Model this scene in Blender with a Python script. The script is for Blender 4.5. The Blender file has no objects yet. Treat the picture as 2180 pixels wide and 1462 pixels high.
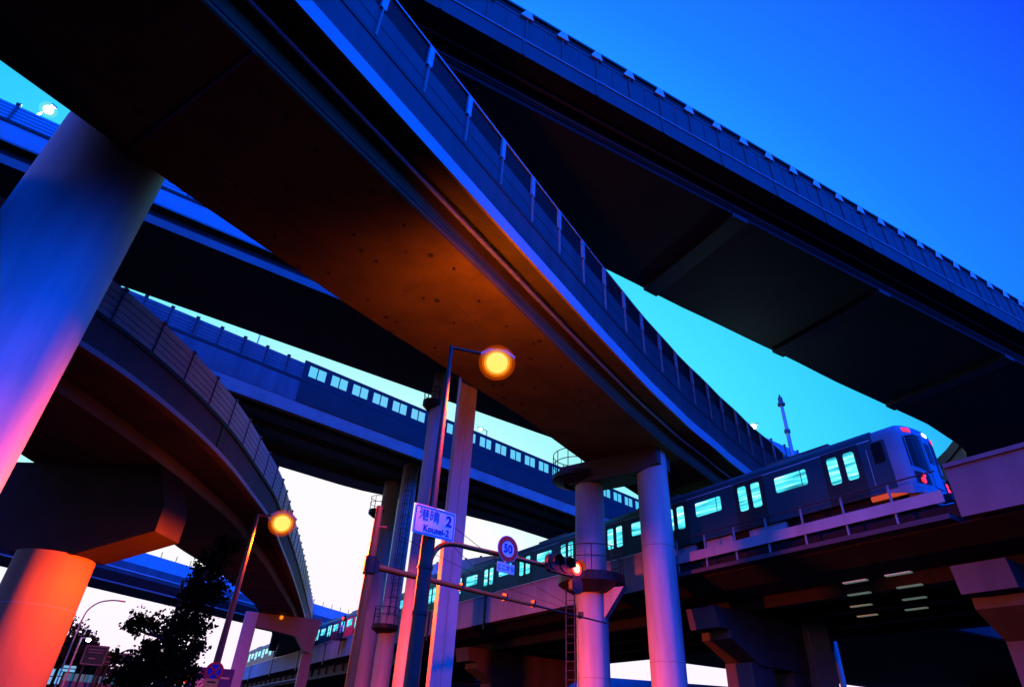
import bpy, bmesh, math, random
from mathutils import Vector, Matrix
random.seed(7)
scene = bpy.context.scene
COL = scene.collection
rad = math.radians

# ------------------------------------------------------------------ camera
cam_d = bpy.data.cameras.new("camera")
cam = bpy.data.objects.new("camera", cam_d)
COL.objects.link(cam)
R3 = Matrix(((0.99843044, -0.05600579, 0.0),
             (-0.0309117, -0.55107128, -0.83388543),
             (0.04670241, 0.8325766, -0.55193757)))
cam.matrix_world = Matrix.Translation((0, 0, 1.6)) @ R3.to_4x4()
cam_d.sensor_width = 36.0
cam_d.lens = 1300.0 / 2180.0 * 36.0
cam_d.clip_start = 0.1
cam_d.clip_end = 3000.0
scene.camera = cam

# ------------------------------------------------------------------ world: dusk sky
SUNSET_AZ = -15.0     # degrees from +Y, where the last light glows
world = bpy.data.worlds.new("World")
scene.world = world
world.use_nodes = True
wn = world.node_tree
wn.nodes.clear()
wo = wn.nodes.new("ShaderNodeOutputWorld")
bg = wn.nodes.new("ShaderNodeBackground")
tc = wn.nodes.new("ShaderNodeTexCoord")
dot = wn.nodes.new("ShaderNodeVectorMath"); dot.operation = 'DOT_PRODUCT'
dot.inputs[1].default_value = (math.sin(rad(SUNSET_AZ)), math.cos(rad(SUNSET_AZ)), 0.0)
acos = wn.nodes.new("ShaderNodeMath"); acos.operation = 'ARCCOSINE'
div = wn.nodes.new("ShaderNodeMath"); div.operation = 'DIVIDE'; div.inputs[1].default_value = math.pi
ramp = wn.nodes.new("ShaderNodeValToRGB")
wn.links.new(tc.outputs["Generated"], dot.inputs[0])
wn.links.new(dot.outputs["Value"], acos.inputs[0])
wn.links.new(acos.outputs[0], div.inputs[0])
wn.links.new(div.outputs[0], ramp.inputs[0])
STOPS = [(0, (1.0, .93, 1.0)), (21, (1.0, .98, 1.0)), (28, (.50, 1.0, 1.0)), (35, (.24, .92, 1.0)),
         (45, (.06, .78, 1.0)), (54, (.028, .60, 1.0)), (60, (.016, .33, 1.0)), (66, (.011, .22, 1.0)),
         (72, (.010, .155, 1.0)), (79, (.008, .075, 1.0)), (95, (.002, .34, 4.2)), (115, (.002, .62, 7.8)), (180, (.002, .62, 7.8))]
el = ramp.color_ramp.elements
while len(el) < len(STOPS):
    el.new(0.5)
for e, (a, c) in zip(el, STOPS):
    e.position = a / 180.0
for e, (a, c) in zip(el, STOPS):
    e.color = (c[0]/8, c[1]/8, c[2]/8, 1)
bg.inputs["Strength"].default_value = 8.0
# a dark built-up horizon away from the sunset
sep = wn.nodes.new("ShaderNodeSeparateXYZ")
m1 = wn.nodes.new("ShaderNodeMapRange"); m1.interpolation_type = 'SMOOTHSTEP'
m1.inputs["From Min"].default_value = .0; m1.inputs["From Max"].default_value = .24
m1.inputs["To Min"].default_value = .06; m1.inputs["To Max"].default_value = 1.0
m2 = wn.nodes.new("ShaderNodeMapRange"); m2.interpolation_type = 'SMOOTHSTEP'
m2.inputs["From Min"].default_value = 34.0/180; m2.inputs["From Max"].default_value = 50.0/180
m2.inputs["To Min"].default_value = 1.0; m2.inputs["To Max"].default_value = 0.0
mxx = wn.nodes.new("ShaderNodeMath"); mxx.operation = 'MAXIMUM'
mul = wn.nodes.new("ShaderNodeVectorMath"); mul.operation = 'SCALE'
wn.links.new(tc.outputs["Generated"], sep.inputs[0]); wn.links.new(sep.outputs["Z"], m1.inputs["Value"])
wn.links.new(div.outputs[0], m2.inputs["Value"])
wn.links.new(m1.outputs[0], mxx.inputs[0]); wn.links.new(m2.outputs[0], mxx.inputs[1])
wn.links.new(ramp.outputs[0], mul.inputs[0]); wn.links.new(mxx.outputs[0], mul.inputs["Scale"])
# behind the viewpoint only the high sky is open between the decks and roofs
m3 = wn.nodes.new("ShaderNodeMapRange"); m3.interpolation_type = 'SMOOTHSTEP'
m3.inputs["From Min"].default_value = .08; m3.inputs["From Max"].default_value = .6
m4 = wn.nodes.new("ShaderNodeMapRange"); m4.interpolation_type = 'SMOOTHSTEP'
m4.inputs["From Min"].default_value = -.32; m4.inputs["From Max"].default_value = .08
mx2 = wn.nodes.new("ShaderNodeMath"); mx2.operation = 'MAXIMUM'
mul2 = wn.nodes.new("ShaderNodeVectorMath"); mul2.operation = 'SCALE'
wn.links.new(sep.outputs["Z"], m3.inputs["Value"]); wn.links.new(sep.outputs["Y"], m4.inputs["Value"])
wn.links.new(m3.outputs[0], mx2.inputs[0]); wn.links.new(m4.outputs[0], mx2.inputs[1])
wn.links.new(mul.outputs[0], mul2.inputs[0]); wn.links.new(mx2.outputs[0], mul2.inputs["Scale"])
# the white afterglow lies low and wide along the horizon on the sunset side
g1 = wn.nodes.new("ShaderNodeMapRange"); g1.interpolation_type = 'SMOOTHSTEP'
g1.inputs["From Min"].default_value = .07; g1.inputs["From Max"].default_value = .2
g1.inputs["To Min"].default_value = 1.0; g1.inputs["To Max"].default_value = 0.0
g2 = wn.nodes.new("ShaderNodeMapRange"); g2.interpolation_type = 'SMOOTHSTEP'
g2.inputs["From Min"].default_value = .05; g2.inputs["From Max"].default_value = .6
gm = wn.nodes.new("ShaderNodeMath"); gm.operation = 'MULTIPLY'
gx = wn.nodes.new("ShaderNodeMix"); gx.data_type = 'RGBA'
gx.inputs["B"].default_value = (.15, .118, .148, 1)
dot2 = wn.nodes.new("ShaderNodeVectorMath"); dot2.operation = 'DOT_PRODUCT'
dot2.inputs[1].default_value = (math.sin(rad(-72)), math.cos(rad(-72)), 0.0)
g3 = wn.nodes.new("ShaderNodeMapRange"); g3.interpolation_type = 'SMOOTHSTEP'
g3.inputs["From Min"].default_value = -.1; g3.inputs["From Max"].default_value = .5
g4 = wn.nodes.new("ShaderNodeMath"); g4.operation = 'MAXIMUM'
wn.links.new(tc.outputs["Generated"], dot2.inputs[0]); wn.links.new(dot2.outputs["Value"], g3.inputs["Value"])
wn.links.new(g2.outputs[0], g4.inputs[0]); wn.links.new(g3.outputs[0], g4.inputs[1])
wn.links.new(sep.outputs["Z"], g1.inputs["Value"]); wn.links.new(dot.outputs["Value"], g2.inputs["Value"])
wn.links.new(g1.outputs[0], gm.inputs[0]); wn.links.new(g4.outputs[0], gm.inputs[1])
wn.links.new(gm.outputs[0], gx.inputs["Factor"]); wn.links.new(mul2.outputs[0], gx.inputs["A"])
wn.links.new(gx.outputs["Result"], bg.inputs["Color"])
wn.links.new(bg.outputs[0], wo.inputs["Surface"])

scene.view_settings.view_transform = 'Standard'
scene.view_settings.look = 'None'
scene.view_settings.exposure = 0.0
scene.view_settings.gamma = 1.0
scene.render.engine = 'CYCLES'
scene.cycles.use_denoising = True
scene.cycles.max_bounces = 6
scene.cycles.diffuse_bounces = 0
scene.cycles.sample_clamp_indirect = 6.0

# ------------------------------------------------------------------ materials
def newmat(name):
    m = bpy.data.materials.new(name); m.use_nodes = True
    return m, m.node_tree, m.node_tree.nodes["Principled BSDF"]

def surf(name, a, b, scale=1.2, rough=0.8, metal=0.0, bump=0.15, streak=False, detail=6, spec=0.3):
    """two colours mixed by noise; streak stretches the noise downwards (rain marks)"""
    m, t, p = newmat(name)
    c = t.nodes.new("ShaderNodeTexCoord")
    mp = t.nodes.new("ShaderNodeMapping")
    mp.inputs["Scale"].default_value = (1, 1, .12) if streak else (1, 1, 1)
    n = t.nodes.new("ShaderNodeTexNoise"); n.inputs["Scale"].default_value = scale
    n.inputs["Detail"].default_value = detail; n.inputs["Roughness"].default_value = .65
    n2 = t.nodes.new("ShaderNodeTexNoise"); n2.inputs["Scale"].default_value = scale * 14
    r = t.nodes.new("ShaderNodeValToRGB")
    r.color_ramp.elements[0].position = .32; r.color_ramp.elements[0].color = (*a, 1)
    r.color_ramp.elements[1].position = .68; r.color_ramp.elements[1].color = (*b, 1)
    t.links.new(c.outputs["Object"], mp.inputs[0]); t.links.new(mp.outputs[0], n.inputs[0])
    t.links.new(c.outputs["Object"], n2.inputs[0])
    t.links.new(n.outputs["Fac"], r.inputs[0]); t.links.new(r.outputs[0], p.inputs["Base Color"])
    p.inputs["Roughness"].default_value = rough; p.inputs["Metallic"].default_value = metal
    p.inputs["Specular IOR Level"].default_value = spec
    if bump:
        bp = t.nodes.new("ShaderNodeBump"); bp.inputs["Strength"].default_value = bump
        bp.inputs["Distance"].default_value = .02
        t.links.new(n2.outputs["Fac"], bp.inputs["Height"]); t.links.new(bp.outputs[0], p.inputs["Normal"])
    return m

def glow(name, col, strength):
    m, t, p = newmat(name)
    p.inputs["Base Color"].default_value = (*[min(1, c) for c in col], 1)
    p.inputs["Emission Color"].default_value = (*col, 1)
    p.inputs["Emission Strength"].default_value = strength
    return m

def soffit_mat(name, a, b):
    """box girder underside: stains, dark bolt heads in a grid"""
    m = surf(name, a, b, scale=.5, rough=.75, bump=.1)
    t = m.node_tree; p = t.nodes["Principled BSDF"]
    c = t.nodes.new("ShaderNodeTexCoord")
    v = t.nodes.new("ShaderNodeTexVoronoi"); v.inputs["Scale"].default_value = .8
    v.inputs["Randomness"].default_value = .45
    cr = t.nodes.new("ShaderNodeValToRGB")
    cr.color_ramp.elements[0].position = .06; cr.color_ramp.elements[0].color = (.25, .25, .25, 1)
    cr.color_ramp.elements[1].position = .12; cr.color_ramp.elements[1].color = (1, 1, 1, 1)
    mx = t.nodes.new("ShaderNodeMix"); mx.data_type = 'RGBA'; mx.blend_type = 'MULTIPLY'
    mx.inputs["Factor"].default_value = 1
    src = p.inputs["Base Color"].links[0].from_socket
    t.links.new(c.outputs["Object"], v.inputs[0]); t.links.new(v.outputs["Distance"], cr.inputs[0])
    t.links.new(src, mx.inputs["A"]); t.links.new(cr.outputs[0], mx.inputs["B"])
    t.links.new(mx.outputs["Result"], p.inputs["Base Color"])
    return m

M = {}
M['concrete'] = surf('concrete', (.24, .23, .23), (.34, .33, .33), .7, .85, bump=.2)
M['pier'] = surf('pier_concrete', (.31, .30, .31), (.46, .45, .46), 1.6, .65, bump=.12, streak=True)
M['pier_pale'] = surf('pier_paint_pale', (.50, .51, .54), (.68, .69, .72), 1.3, .6, bump=.1, streak=True)
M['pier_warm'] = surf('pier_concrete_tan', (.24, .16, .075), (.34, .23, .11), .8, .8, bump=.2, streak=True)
M['pier_old'] = surf('pier_concrete_weathered', (.26, .25, .25), (.38, .37, .37), .9, .8, bump=.25, streak=True)
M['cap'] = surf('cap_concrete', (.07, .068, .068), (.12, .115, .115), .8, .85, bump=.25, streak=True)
M['wall_rail'] = surf('rail_wall_concrete', (.13, .11, .11), (.19, .165, .165), .7, .85, bump=.2, streak=True)
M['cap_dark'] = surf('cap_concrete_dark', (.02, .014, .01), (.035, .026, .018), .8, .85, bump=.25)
M['deck'] = surf('deck_concrete', (.13, .13, .13), (.2, .2, .2), .6, .9)
M['girder'] = surf('girder_paint', (.04, .043, .05), (.065, .07, .075), .5, .7, bump=.08)
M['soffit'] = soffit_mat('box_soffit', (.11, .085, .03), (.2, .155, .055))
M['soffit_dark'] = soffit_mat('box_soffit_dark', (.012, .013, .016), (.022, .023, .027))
M['soffit_far'] = soffit_mat('ramp_soffit', (.06, .05, .03), (.1, .085, .05))
M['fascia'] = surf('fascia_paint', (.40, .42, .45), (.48, .50, .53), .5, .55, bump=.05)
M['fascia_dim'] = surf('fascia_paint_dim', (.2, .21, .22), (.28, .29, .3), .5, .6, bump=.05)
M['fascia_far'] = surf('fascia_paint_dark', (.03, .034, .04), (.06, .065, .072), .5, .7, bump=.1, streak=True)  # darker, streaked version of the fascia tone
M['panel'] = surf('barrier_panel', (.07, .075, .10), (.13, .14, .17), .9, .6, bump=.08, streak=True)
M['panel_s2'] = surf('barrier_panel_dark', (.03, .033, .045), (.065, .07, .085), .9, .65, bump=.1, streak=True)
M['panel_pale'] = surf('barrier_panel_pale', (.42, .46, .54), (.54, .58, .65), .8, .5, bump=.05)
M['panel_deep'] = surf('barrier_panel_deep', (.014, .015, .02), (.026, .028, .034), .9, .6, bump=.05)
M['parapet_dim'] = surf('parapet_dark', (.085, .085, .09), (.13, .13, .14), .8, .8, bump=.15, streak=True)  # dark grey parapet tone with streaks
M['darkglass'] = surf('smoked_panel', (.006, .006, .008), (.012, .012, .014), 2, .6, bump=0, spec=.08)
M['steel'] = surf('galvanised_steel', (.34, .35, .37), (.46, .47, .49), 3, .45, .3, bump=.05)
M['rail_steel'] = surf('railing_steel', (.03, .03, .035), (.06, .06, .065), 3, .6, .2, bump=0)
M['pole_brown'] = surf('pole_paint_brown', (.03, .022, .018), (.05, .036, .03), 3, .45, 0, bump=.03)
M['pole_orange'] = surf('pole_paint_tan', (.26, .085, .015), (.36, .12, .025), 2, .4, 0, bump=.03)
M['white'] = surf('white_paint', (.7, .7, .72), (.8, .8, .82), 4, .5, bump=0)
M['blue_ink'] = surf('sign_blue', (.01, .025, .28), (.012, .03, .34), 3, .5, bump=0)
M['red_ink'] = surf('sign_red', (.6, .02, .012), (.7, .03, .02), 3, .5, bump=0)
M['black_ink'] = surf('sign_black', (.01, .01, .014), (.02, .02, .025), 3, .5, bump=0)
M['sign_green'] = surf('sign_green', (.002, .05, .04), (.003, .075, .055), 3, .5, bump=0)
M['sign_orange'] = surf('sign_orange', (.75, .3, .05), (.85, .36, .07), 3, .5, bump=0)
M['black'] = surf('black_paint', (.012, .012, .014), (.022, .022, .025), 3, .5, bump=0)
M['asphalt'] = surf('asphalt', (.012, .012, .014), (.02, .02, .022), 2, .9, bump=.3)
M['soil'] = surf('paving', (.012, .012, .012), (.02, .019, .018), 1, .9)
M['paint_line'] = surf('road_marking', (.6, .6, .58), (.75, .75, .72), 5, .7, bump=0)
M['train'] = surf('train_stainless', (.015, .058, .066), (.026, .08, .088), .6, .45, .2, bump=.02)
M['train_dark'] = surf('train_door_green', (.012, .026, .022), (.018, .034, .028), 1, .4, 0, bump=0)
M['train_roof'] = surf('train_roof', (.07, .075, .08), (.11, .115, .12), 1, .7)
M['train_front'] = surf('train_front_white', (.17, .19, .23), (.23, .25, .3), 1, .35, bump=0)
M['train_black'] = surf('train_black', (.006, .006, .008), (.012, .012, .014), 2, .4, bump=0, spec=.1)
M['train_red'] = surf('train_wrap_red', (.82, .015, .05), (.9, .02, .07), 1, .4, bump=0)
M['under'] = surf('bogie_grime_deck_shade', (.006, .006, .007), (.015, .014, .014), 3, .8)  # near-black: bogie grime, and shade put into the colour of deck undersides
M['skirt'] = surf('equipment_box', (.3, .29, .28), (.4, .39, .38), 2, .6)
M['bark'] = surf('bark', (.03, .022, .016), (.06, .045, .035), 6, .9, bump=.5)
M['leaf'] = surf('leaf', (.0025, .004, .0015), (.005, .007, .003), 3, .7, bump=0)
M['leaf_dark'] = surf('leaf_dark', (.02, .035, .012), (.04, .06, .02), 3, .7, bump=0)
M['wall_blue'] = surf('hoarding', (.12, .16, .2), (.18, .22, .26), 1, .7)
M['wall_pale'] = surf('noise_wall_pale', (.32, .40, .38), (.42, .5, .48), 2, .6)
M['lamp_sodium'] = glow('sodium_bulb', (1.0, .72, .20), 3.6)
def halo_mat(name, col, strength, clear):  # see-through glowing shell, imitates the halo around a lamp
    m = bpy.data.materials.new(name); m.use_nodes = True; t = m.node_tree; t.nodes.clear()
    o = t.nodes.new("ShaderNodeOutputMaterial"); mx = t.nodes.new("ShaderNodeMixShader")
    e = t.nodes.new("ShaderNodeEmission"); e.inputs[0].default_value = (*col, 1); e.inputs[1].default_value = strength
    tr = t.nodes.new("ShaderNodeBsdfTransparent"); mx.inputs[0].default_value = clear
    t.links.new(e.outputs[0], mx.inputs[1]); t.links.new(tr.outputs[0], mx.inputs[2]); t.links.new(mx.outputs[0], o.inputs[0])
    return m
M['halo_cool'] = halo_mat('cool_halo', (.25, 1.0, .95), .8, .65)
M['halo_outer'] = halo_mat('sodium_halo_outer', (1.0, .10, .0), .55, .72)
M['halo_mid'] = halo_mat('sodium_halo', (1.0, .22, .0), 1.0, .6)
M['halo_inner'] = halo_mat('sodium_halo_inner', (1.0, .55, .05), 1.6, .5)
M['lamp_white'] = glow('white_bulb', (.62, 1.0, .98), 14)
M['red_light'] = glow('red_signal', (1.0, .05, .02), 1.6)
M['red_core'] = glow('red_signal_core', (1.0, .62, .25), 3)
M['head_white'] = glow('white_marker', (.7, .9, 1.0), 2.2)
M['tail_red'] = glow('tail_lamp', (1.0, .02, .01), 1.6)
M['amber'] = glow('amber_lamp', (1.0, .28, .02), 1.0)
M['amber_dim'] = glow('amber_lamp_dim', (.55, .07, .01), .75)
M['sign_lit'] = glow('lit_sign_blue', (.12, .75, 1.0), .55)
M['slit_glow'] = glow('lit_slit', (.34, .5, .40), .22)
M['city'] = glow('city_lights', (.5, .85, 1.0), 1.2)
M['strip_glow'] = glow('wall_strip_glow', (.06, .35, .4), .22)  # glow put into the wall strip in place of light falling on it

def window_mat():
    m, t, p = newmat('train_window_lit')
    c = t.nodes.new("ShaderNodeTexCoord")
    mp = t.nodes.new("ShaderNodeMapping"); mp.inputs["Scale"].default_value = (.35, .35, 5.5)
    n = t.nodes.new("ShaderNodeTexNoise"); n.inputs["Scale"].default_value = 1.4; n.inputs["Detail"].default_value = 3
    r = t.nodes.new("ShaderNodeValToRGB")
    e = r.color_ramp.elements
    e[0].position = .30; e[0].color = (.015, .22, .30, 1)
    e[1].position = .72; e[1].color = (.95, 1.0, 1.0, 1)
    x = e.new(.46); x.color = (.05, .68, .82, 1)
    x = e.new(.58); x.color = (.16, .9, 1.0, 1)
    t.links.new(c.outputs["Object"], mp.inputs[0]); t.links.new(mp.outputs[0], n.inputs[0])
    t.links.new(n.outputs["Fac"], r.inputs[0])
    t.links.new(r.outputs[0], p.inputs["Emission Color"]); p.inputs["Emission Strength"].default_value = 1.25
    p.inputs["Base Color"].default_value = (.02, .02, .02, 1); p.inputs["Roughness"].default_value = .1
    return m
M['train_window'] = window_mat()

def leaf_fix(m):
    p = m.node_tree.nodes["Principled BSDF"]
    p.inputs["Specular IOR Level"].default_value = .0
for k in ('leaf', 'leaf_dark'):
    leaf_fix(M[k])

# ------------------------------------------------------------------ mesh helpers
class MB:
    def __init__(s):
        s.v = []; s.f = []
    def quad_strip(s, rails, closed=False, caps=False):
        """rails: list of polylines with the same number of points"""
        n = len(rails[0]); b = len(s.v)
        for r in rails:
            s.v += [tuple(p) for p in r]
        k = len(rails)
        for i in range(k if closed else k - 1):
            j = (i + 1) % k
            for q in range(n - 1):
                s.f.append((b + i*n + q, b + i*n + q + 1, b + j*n + q + 1, b + j*n + q))
        if caps:
            s.f.append(tuple(b + i*n for i in range(k)))
            s.f.append(tuple(b + i*n + n - 1 for i in reversed(range(k))))
    def box(s, c, size, ax=None, up=(0, 0, 1)):
        """box centred c, size along (ax, side, up)"""
        x = Vector(ax if ax else (1, 0, 0)).normalized(); z = Vector(up).normalized()
        y = z.cross(x).normalized(); z = x.cross(y)
        c = Vector(c); b = len(s.v)
        for sx in (-.5, .5):
            for sy in (-.5, .5):
                for sz in (-.5, .5):
                    s.v.append(tuple(c + x*sx*size[0] + y*sy*size[1] + z*sz*size[2]))
        for f in ((0,1,3,2),(4,6,7,5),(0,4,5,1),(2,3,7,6),(0,2,6,4),(1,5,7,3)):
            s.f.append(tuple(b + i for i in f))
    def tube(s, pts, r, n=10, caps=True):
        pts = [Vector(p) for p in pts]
        rr = r if isinstance(r, (list, tuple)) else [r]*len(pts)
        b = len(s.v)
        for i, p in enumerate(pts):
            d = (pts[min(i+1, len(pts)-1)] - pts[max(i-1, 0)]).normalized()
            u = d.cross(Vector((0, 0, 1)))
            if u.length < .05: u = Vector((1, 0, 0))
            u = u.normalized(); w = d.cross(u)
            for k in range(n):
                a = 2*math.pi*k/n
                s.v.append(tuple(p + (u*math.cos(a) + w*math.sin(a))*rr[i]))
        for i in range(len(pts)-1):
            for k in range(n):
                k2 = (k+1) % n
                s.f.append((b+i*n+k, b+i*n+k2, b+(i+1)*n+k2, b+(i+1)*n+k))
        if caps:
            s.f.append(tuple(b+k for k in reversed(range(n))))
            s.f.append(tuple(b+(len(pts)-1)*n+k for k in range(n)))
    def ball(s, c, r, n=12, sz=1.0):
        b = len(s.v); c = Vector(c); m = n//2
        for i in range(m+1):
            th = math.pi*i/m
            for k in range(n):
                a = 2*math.pi*k/n
                s.v.append((c.x + r*math.sin(th)*math.cos(a), c.y + r*math.sin(th)*math.sin(a), c.z + r*sz*math.cos(th)))
        for i in range(m):
            for k in range(n):
                k2 = (k+1) % n
                s.f.append((b+i*n+k, b+(i+1)*n+k, b+(i+1)*n+k2, b+i*n+k2))
    def prism(s, poly, p, x, y, d):
        """polygon (u,v) in plane p + x*u + y*v, pushed along x cross y by d"""
        p = Vector(p); x = Vector(x).normalized(); y = Vector(y).normalized(); z = x.cross(y)*d
        b = len(s.v); n = len(poly)
        for (u, v) in poly: s.v.append(tuple(p + x*u + y*v))
        for (u, v) in poly: s.v.append(tuple(p + x*u + y*v + z))
        s.f.append(tuple(b+i for i in reversed(range(n)))); s.f.append(tuple(b+n+i for i in range(n)))
        for i in range(n):
            j = (i+1) % n
            s.f.append((b+i, b+j, b+n+j, b+n+i))
    def build(s, name, mat, parent=None, smooth=False, bevel=0):
        base = Vector((0, 0, 0)); o = parent
        while o is not None:
            base += o.location; o = o.parent
        me = bpy.data.meshes.new(name)
        me.from_pydata([(Vector(v) - base) for v in s.v], [], s.f)
        bm = bmesh.new(); bm.from_mesh(me)
        bmesh.ops.recalc_face_normals(bm, faces=bm.faces); bm.to_mesh(me); bm.free()
        me.materials.append(mat)
        if smooth:
            for p in me.polygons: p.use_smooth = True
        me.update()
        ob = bpy.data.objects.new(name, me); COL.objects.link(ob)
        if parent is not None: ob.parent = parent
        if smooth:
            try:
                me.set_sharp_from_angle(angle=rad(40))
            except Exception:
                pass
        if bevel:
            md = ob.modifiers.new("bevel", 'BEVEL'); md.width = bevel; md.segments = 2; md.limit_method = 'ANGLE'
        return ob

def tag(o, label=None, cat=None, group=None, kind=None):
    if label: o['label'] = label
    if cat: o['category'] = cat
    if group: o['group'] = group
    if kind: o['kind'] = kind
    return o

def thing(name, loc, label, cat, group=None, rz=0.0):
    o = bpy.data.objects.new(name, None); COL.objects.link(o)
    o.empty_display_size = .3
    o.location = loc; o.rotation_euler = (0, 0, rz)
    return tag(o, label, cat, group)

def copy_tree(o, parent=None):
    c = o.copy(); COL.objects.link(c); c.parent = parent
    for ch in list(o.children): copy_tree(ch, c)
    return c

def copy_part(o, loc, rz, parent):
    """a copy of a part at a world place under its thing"""
    c = o.copy(); COL.objects.link(c); c.parent = parent
    base = Vector((0, 0, 0)); q = parent
    while q is not None:
        base += q.location; q = q.parent
    c.location = Vector(loc) - base; c.rotation_euler = (0, 0, rz)
    return c

def lerp_table(tab, t):
    if t <= tab[0][0]: return tab[0][1]
    for (a, x), (b, y) in zip(tab, tab[1:]):
        if t <= b:
            f = (t - a)/(b - a); f = f*f*(3-2*f)*.5 + f*.5
            return x + (y - x)*f
    return tab[-1][1]

def text_mesh(name, s, size, mat, parent, origin, xax, yax, depth=.01, align='CENTER', weight=0.0):
    cu = bpy.data.curves.new(name, 'FONT'); cu.body = s; cu.size = size
    cu.align_x = align; cu.align_y = 'CENTER'; cu.extrude = depth; cu.offset = weight
    tmp = bpy.data.objects.new(name, cu); COL.objects.link(tmp)
    dg = bpy.context.evaluated_depsgraph_get(); dg.update()
    me = bpy.data.meshes.new_from_object(tmp.evaluated_get(dg))
    bpy.data.objects.remove(tmp)
    x = Vector(xax).normalized(); y = Vector(yax).normalized(); z = x.cross(y)
    base = Vector((0, 0, 0)); q = parent
    while q is not None:
        base += q.location; q = q.parent
    me.transform(Matrix.Translation(Vector(origin) - base) @ Matrix((x, y, z)).transposed().to_4x4())
    me.materials.clear(); me.materials.append(mat)
    me.name = name
    ob = bpy.data.objects.new(name, me); COL.objects.link(ob); ob.parent = parent
    return ob

# straight/curved deck frames: point = N*n + T*t, n may follow a table in t
class Frame:
    def __init__(s, N, ref, ts):
        s.N = Vector((N[0], N[1], 0)).normalized(); s.T = Vector((-s.N.y, s.N.x, 0))
        if s.T.y < 0: s.T = -s.T
        s.ref = ref if callable(ref) else (lambda t, r=ref: r)
        s.ts = ts
    def pt(s, t, off, z):
        o = off(t) if callable(off) else off
        zz = z(t) if callable(z) else z
        return s.N*(s.ref(t) + o) + s.T*t + Vector((0, 0, zz))
    def rail(s, off, z, ts=None):
        return [s.pt(t, off, z) for t in (ts or s.ts)]
    def dirn(s, t):
        return (s.pt(t+.5, 0, 0) - s.pt(t-.5, 0, 0)).normalized()
    def loft(s, prof, name, mat, parent, ts=None, closed=True, smooth=False):
        mb = MB(); mb.quad_strip([s.rail(o, z, ts) for o, z in prof], closed, closed)
        return mb.build(name, mat, parent, smooth)

def rng(a, b, n):
    return [a + (b-a)*i/(n-1) for i in range(n)]

# ================================================================== SETTING
def big_plane(name, z, x0, x1, y0, y1, mat):
    mb = MB(); mb.v = [(x0, y0, z), (x1, y0, z), (x1, y1, z), (x0, y1, z)]; mb.f = [(0, 1, 2, 3)]
    return tag(mb.build(name, mat), kind='structure')
big_plane('ground', 0.0, -1500, 1500, -1500, 1500, M['soil'])
def road(name, z, pts, w, mat):
    mb = MB(); L = []; Rr = []
    for i, p in enumerate(pts):
        d = (Vector(pts[min(i+1, len(pts)-1)]) - Vector(pts[max(i-1, 0)])).normalized(); n = Vector((-d.y, d.x, 0))
        L.append(Vector(p) + n*w/2 + Vector((0, 0, z))); Rr.append(Vector(p) - n*w/2 + Vector((0, 0, z)))
    mb.quad_strip([L, Rr]); return tag(mb.build(name, mat), kind='structure')
road('road', .004, [(-60, 60, 0), (-30, 38, 0), (-8, 8, 0), (6, -20, 0), (20, -60, 0)], 13, M['asphalt'])
road('road', .008, [(-40, -18, 0), (0, 15.0, 0), (40, 47, 0), (90, 86, 0)], 12, M['asphalt'])
mb = MB()
for k in range(14):
    c = Vector((-30 + k*5.2, -10 + k*4.2, .05)); mb.box((c.x, c.y, .014), (2.4, .15, .004), (.78, .63, 0))
tag(mb.build('road_marking', M['paint_line']), kind='structure')

# ------------------------------------------------------------------ highway S2 (centre, orange underside)
def box_deck(fr, root, soff_r, soff_l, zs, zo, zt, edge_l, mat_box, mat_slab, ts=None):
    fr.loft([(soff_r, zo), (soff_r, zs), (soff_l, zs), (soff_l, zo)], 'box_girder', mat_box, root, ts)
    return fr

F2 = Frame((.82, -.57), lambda t: lerp_table([(20, -9.4), (25, -9.33), (30, -9.08), (35, -8.6), (40, -8.05), (47, -7.1), (60, -4.6), (80, .5)], t),
           rng(-22, 20, 22) + rng(21.5, 78, 40))
LEFT2 = lambda t: lerp_table([(5, -6.9), (12, -6.65), (18, -6.2), (24, -5.75), (30, -5.95), (80, -6.2)], t)
S2 = thing('highway_viaduct', F2.pt(14, -4, 0), 'nearest elevated road overhead, long box underside lit orange by the central lamp', 'viaduct', 'elevated roads of the interchange')
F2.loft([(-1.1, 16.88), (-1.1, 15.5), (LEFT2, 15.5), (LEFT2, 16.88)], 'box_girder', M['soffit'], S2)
F2.loft([(-.05, 16.75), (-.05, 17.3), (lambda t: LEFT2(t)-1.0, 17.3), (lambda t: LEFT2(t)-1.0, 16.9), (-.9, 16.9)], 'deck_slab', M['deck'], S2)
F2.loft([(.06, 16.65), (.06, 17.25), (-.04, 17.25), (-.04, 16.65)], 'fascia', M['fascia'], S2)
F2.loft([(.0, 17.252), (.0, 18.5), (-.22, 18.5), (-.22, 17.302)], 'parapet', M['panel_s2'], S2)
F2.loft([(.03, 18.5), (.03, 18.66), (-.25, 18.66), (-.25, 18.5)], 'parapet_ledge', M['panel_deep'], S2)
F2.loft([(-.03, 18.662), (-.03, 20.1), (-.12, 20.1), (-.12, 18.662)], 'noise_barrier', M['panel_s2'], S2)
F2.loft([(-.06, 20.102), (-.06, 21.2), (-.1, 21.2), (-.1, 20.102)], 'smoked_screen', M['darkglass'], S2)
F2.loft([(.0, 21.2), (.0, 21.28), (-.15, 21.28), (-.15, 21.2)], 'top_rail', M['steel'], S2)
F2.loft([(-.02, 19.36), (-.02, 19.41), (-.1, 19.41), (-.1, 19.36)], 'panel_joint', M['panel_deep'], S2)
F2.loft([(lambda t: LEFT2(t)-.8, 17.302), (lambda t: LEFT2(t)-.8, 20.6), (lambda t: LEFT2(t)-1.0, 20.6), (lambda t: LEFT2(t)-1.0, 17.302)], 'parapet', M['concrete'], S2)
mb = MB(); mb.tube(F2.rail(-.78, 16.42), .07, 8); mb.build('drain_pipe', M['steel'], S2)
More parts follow.
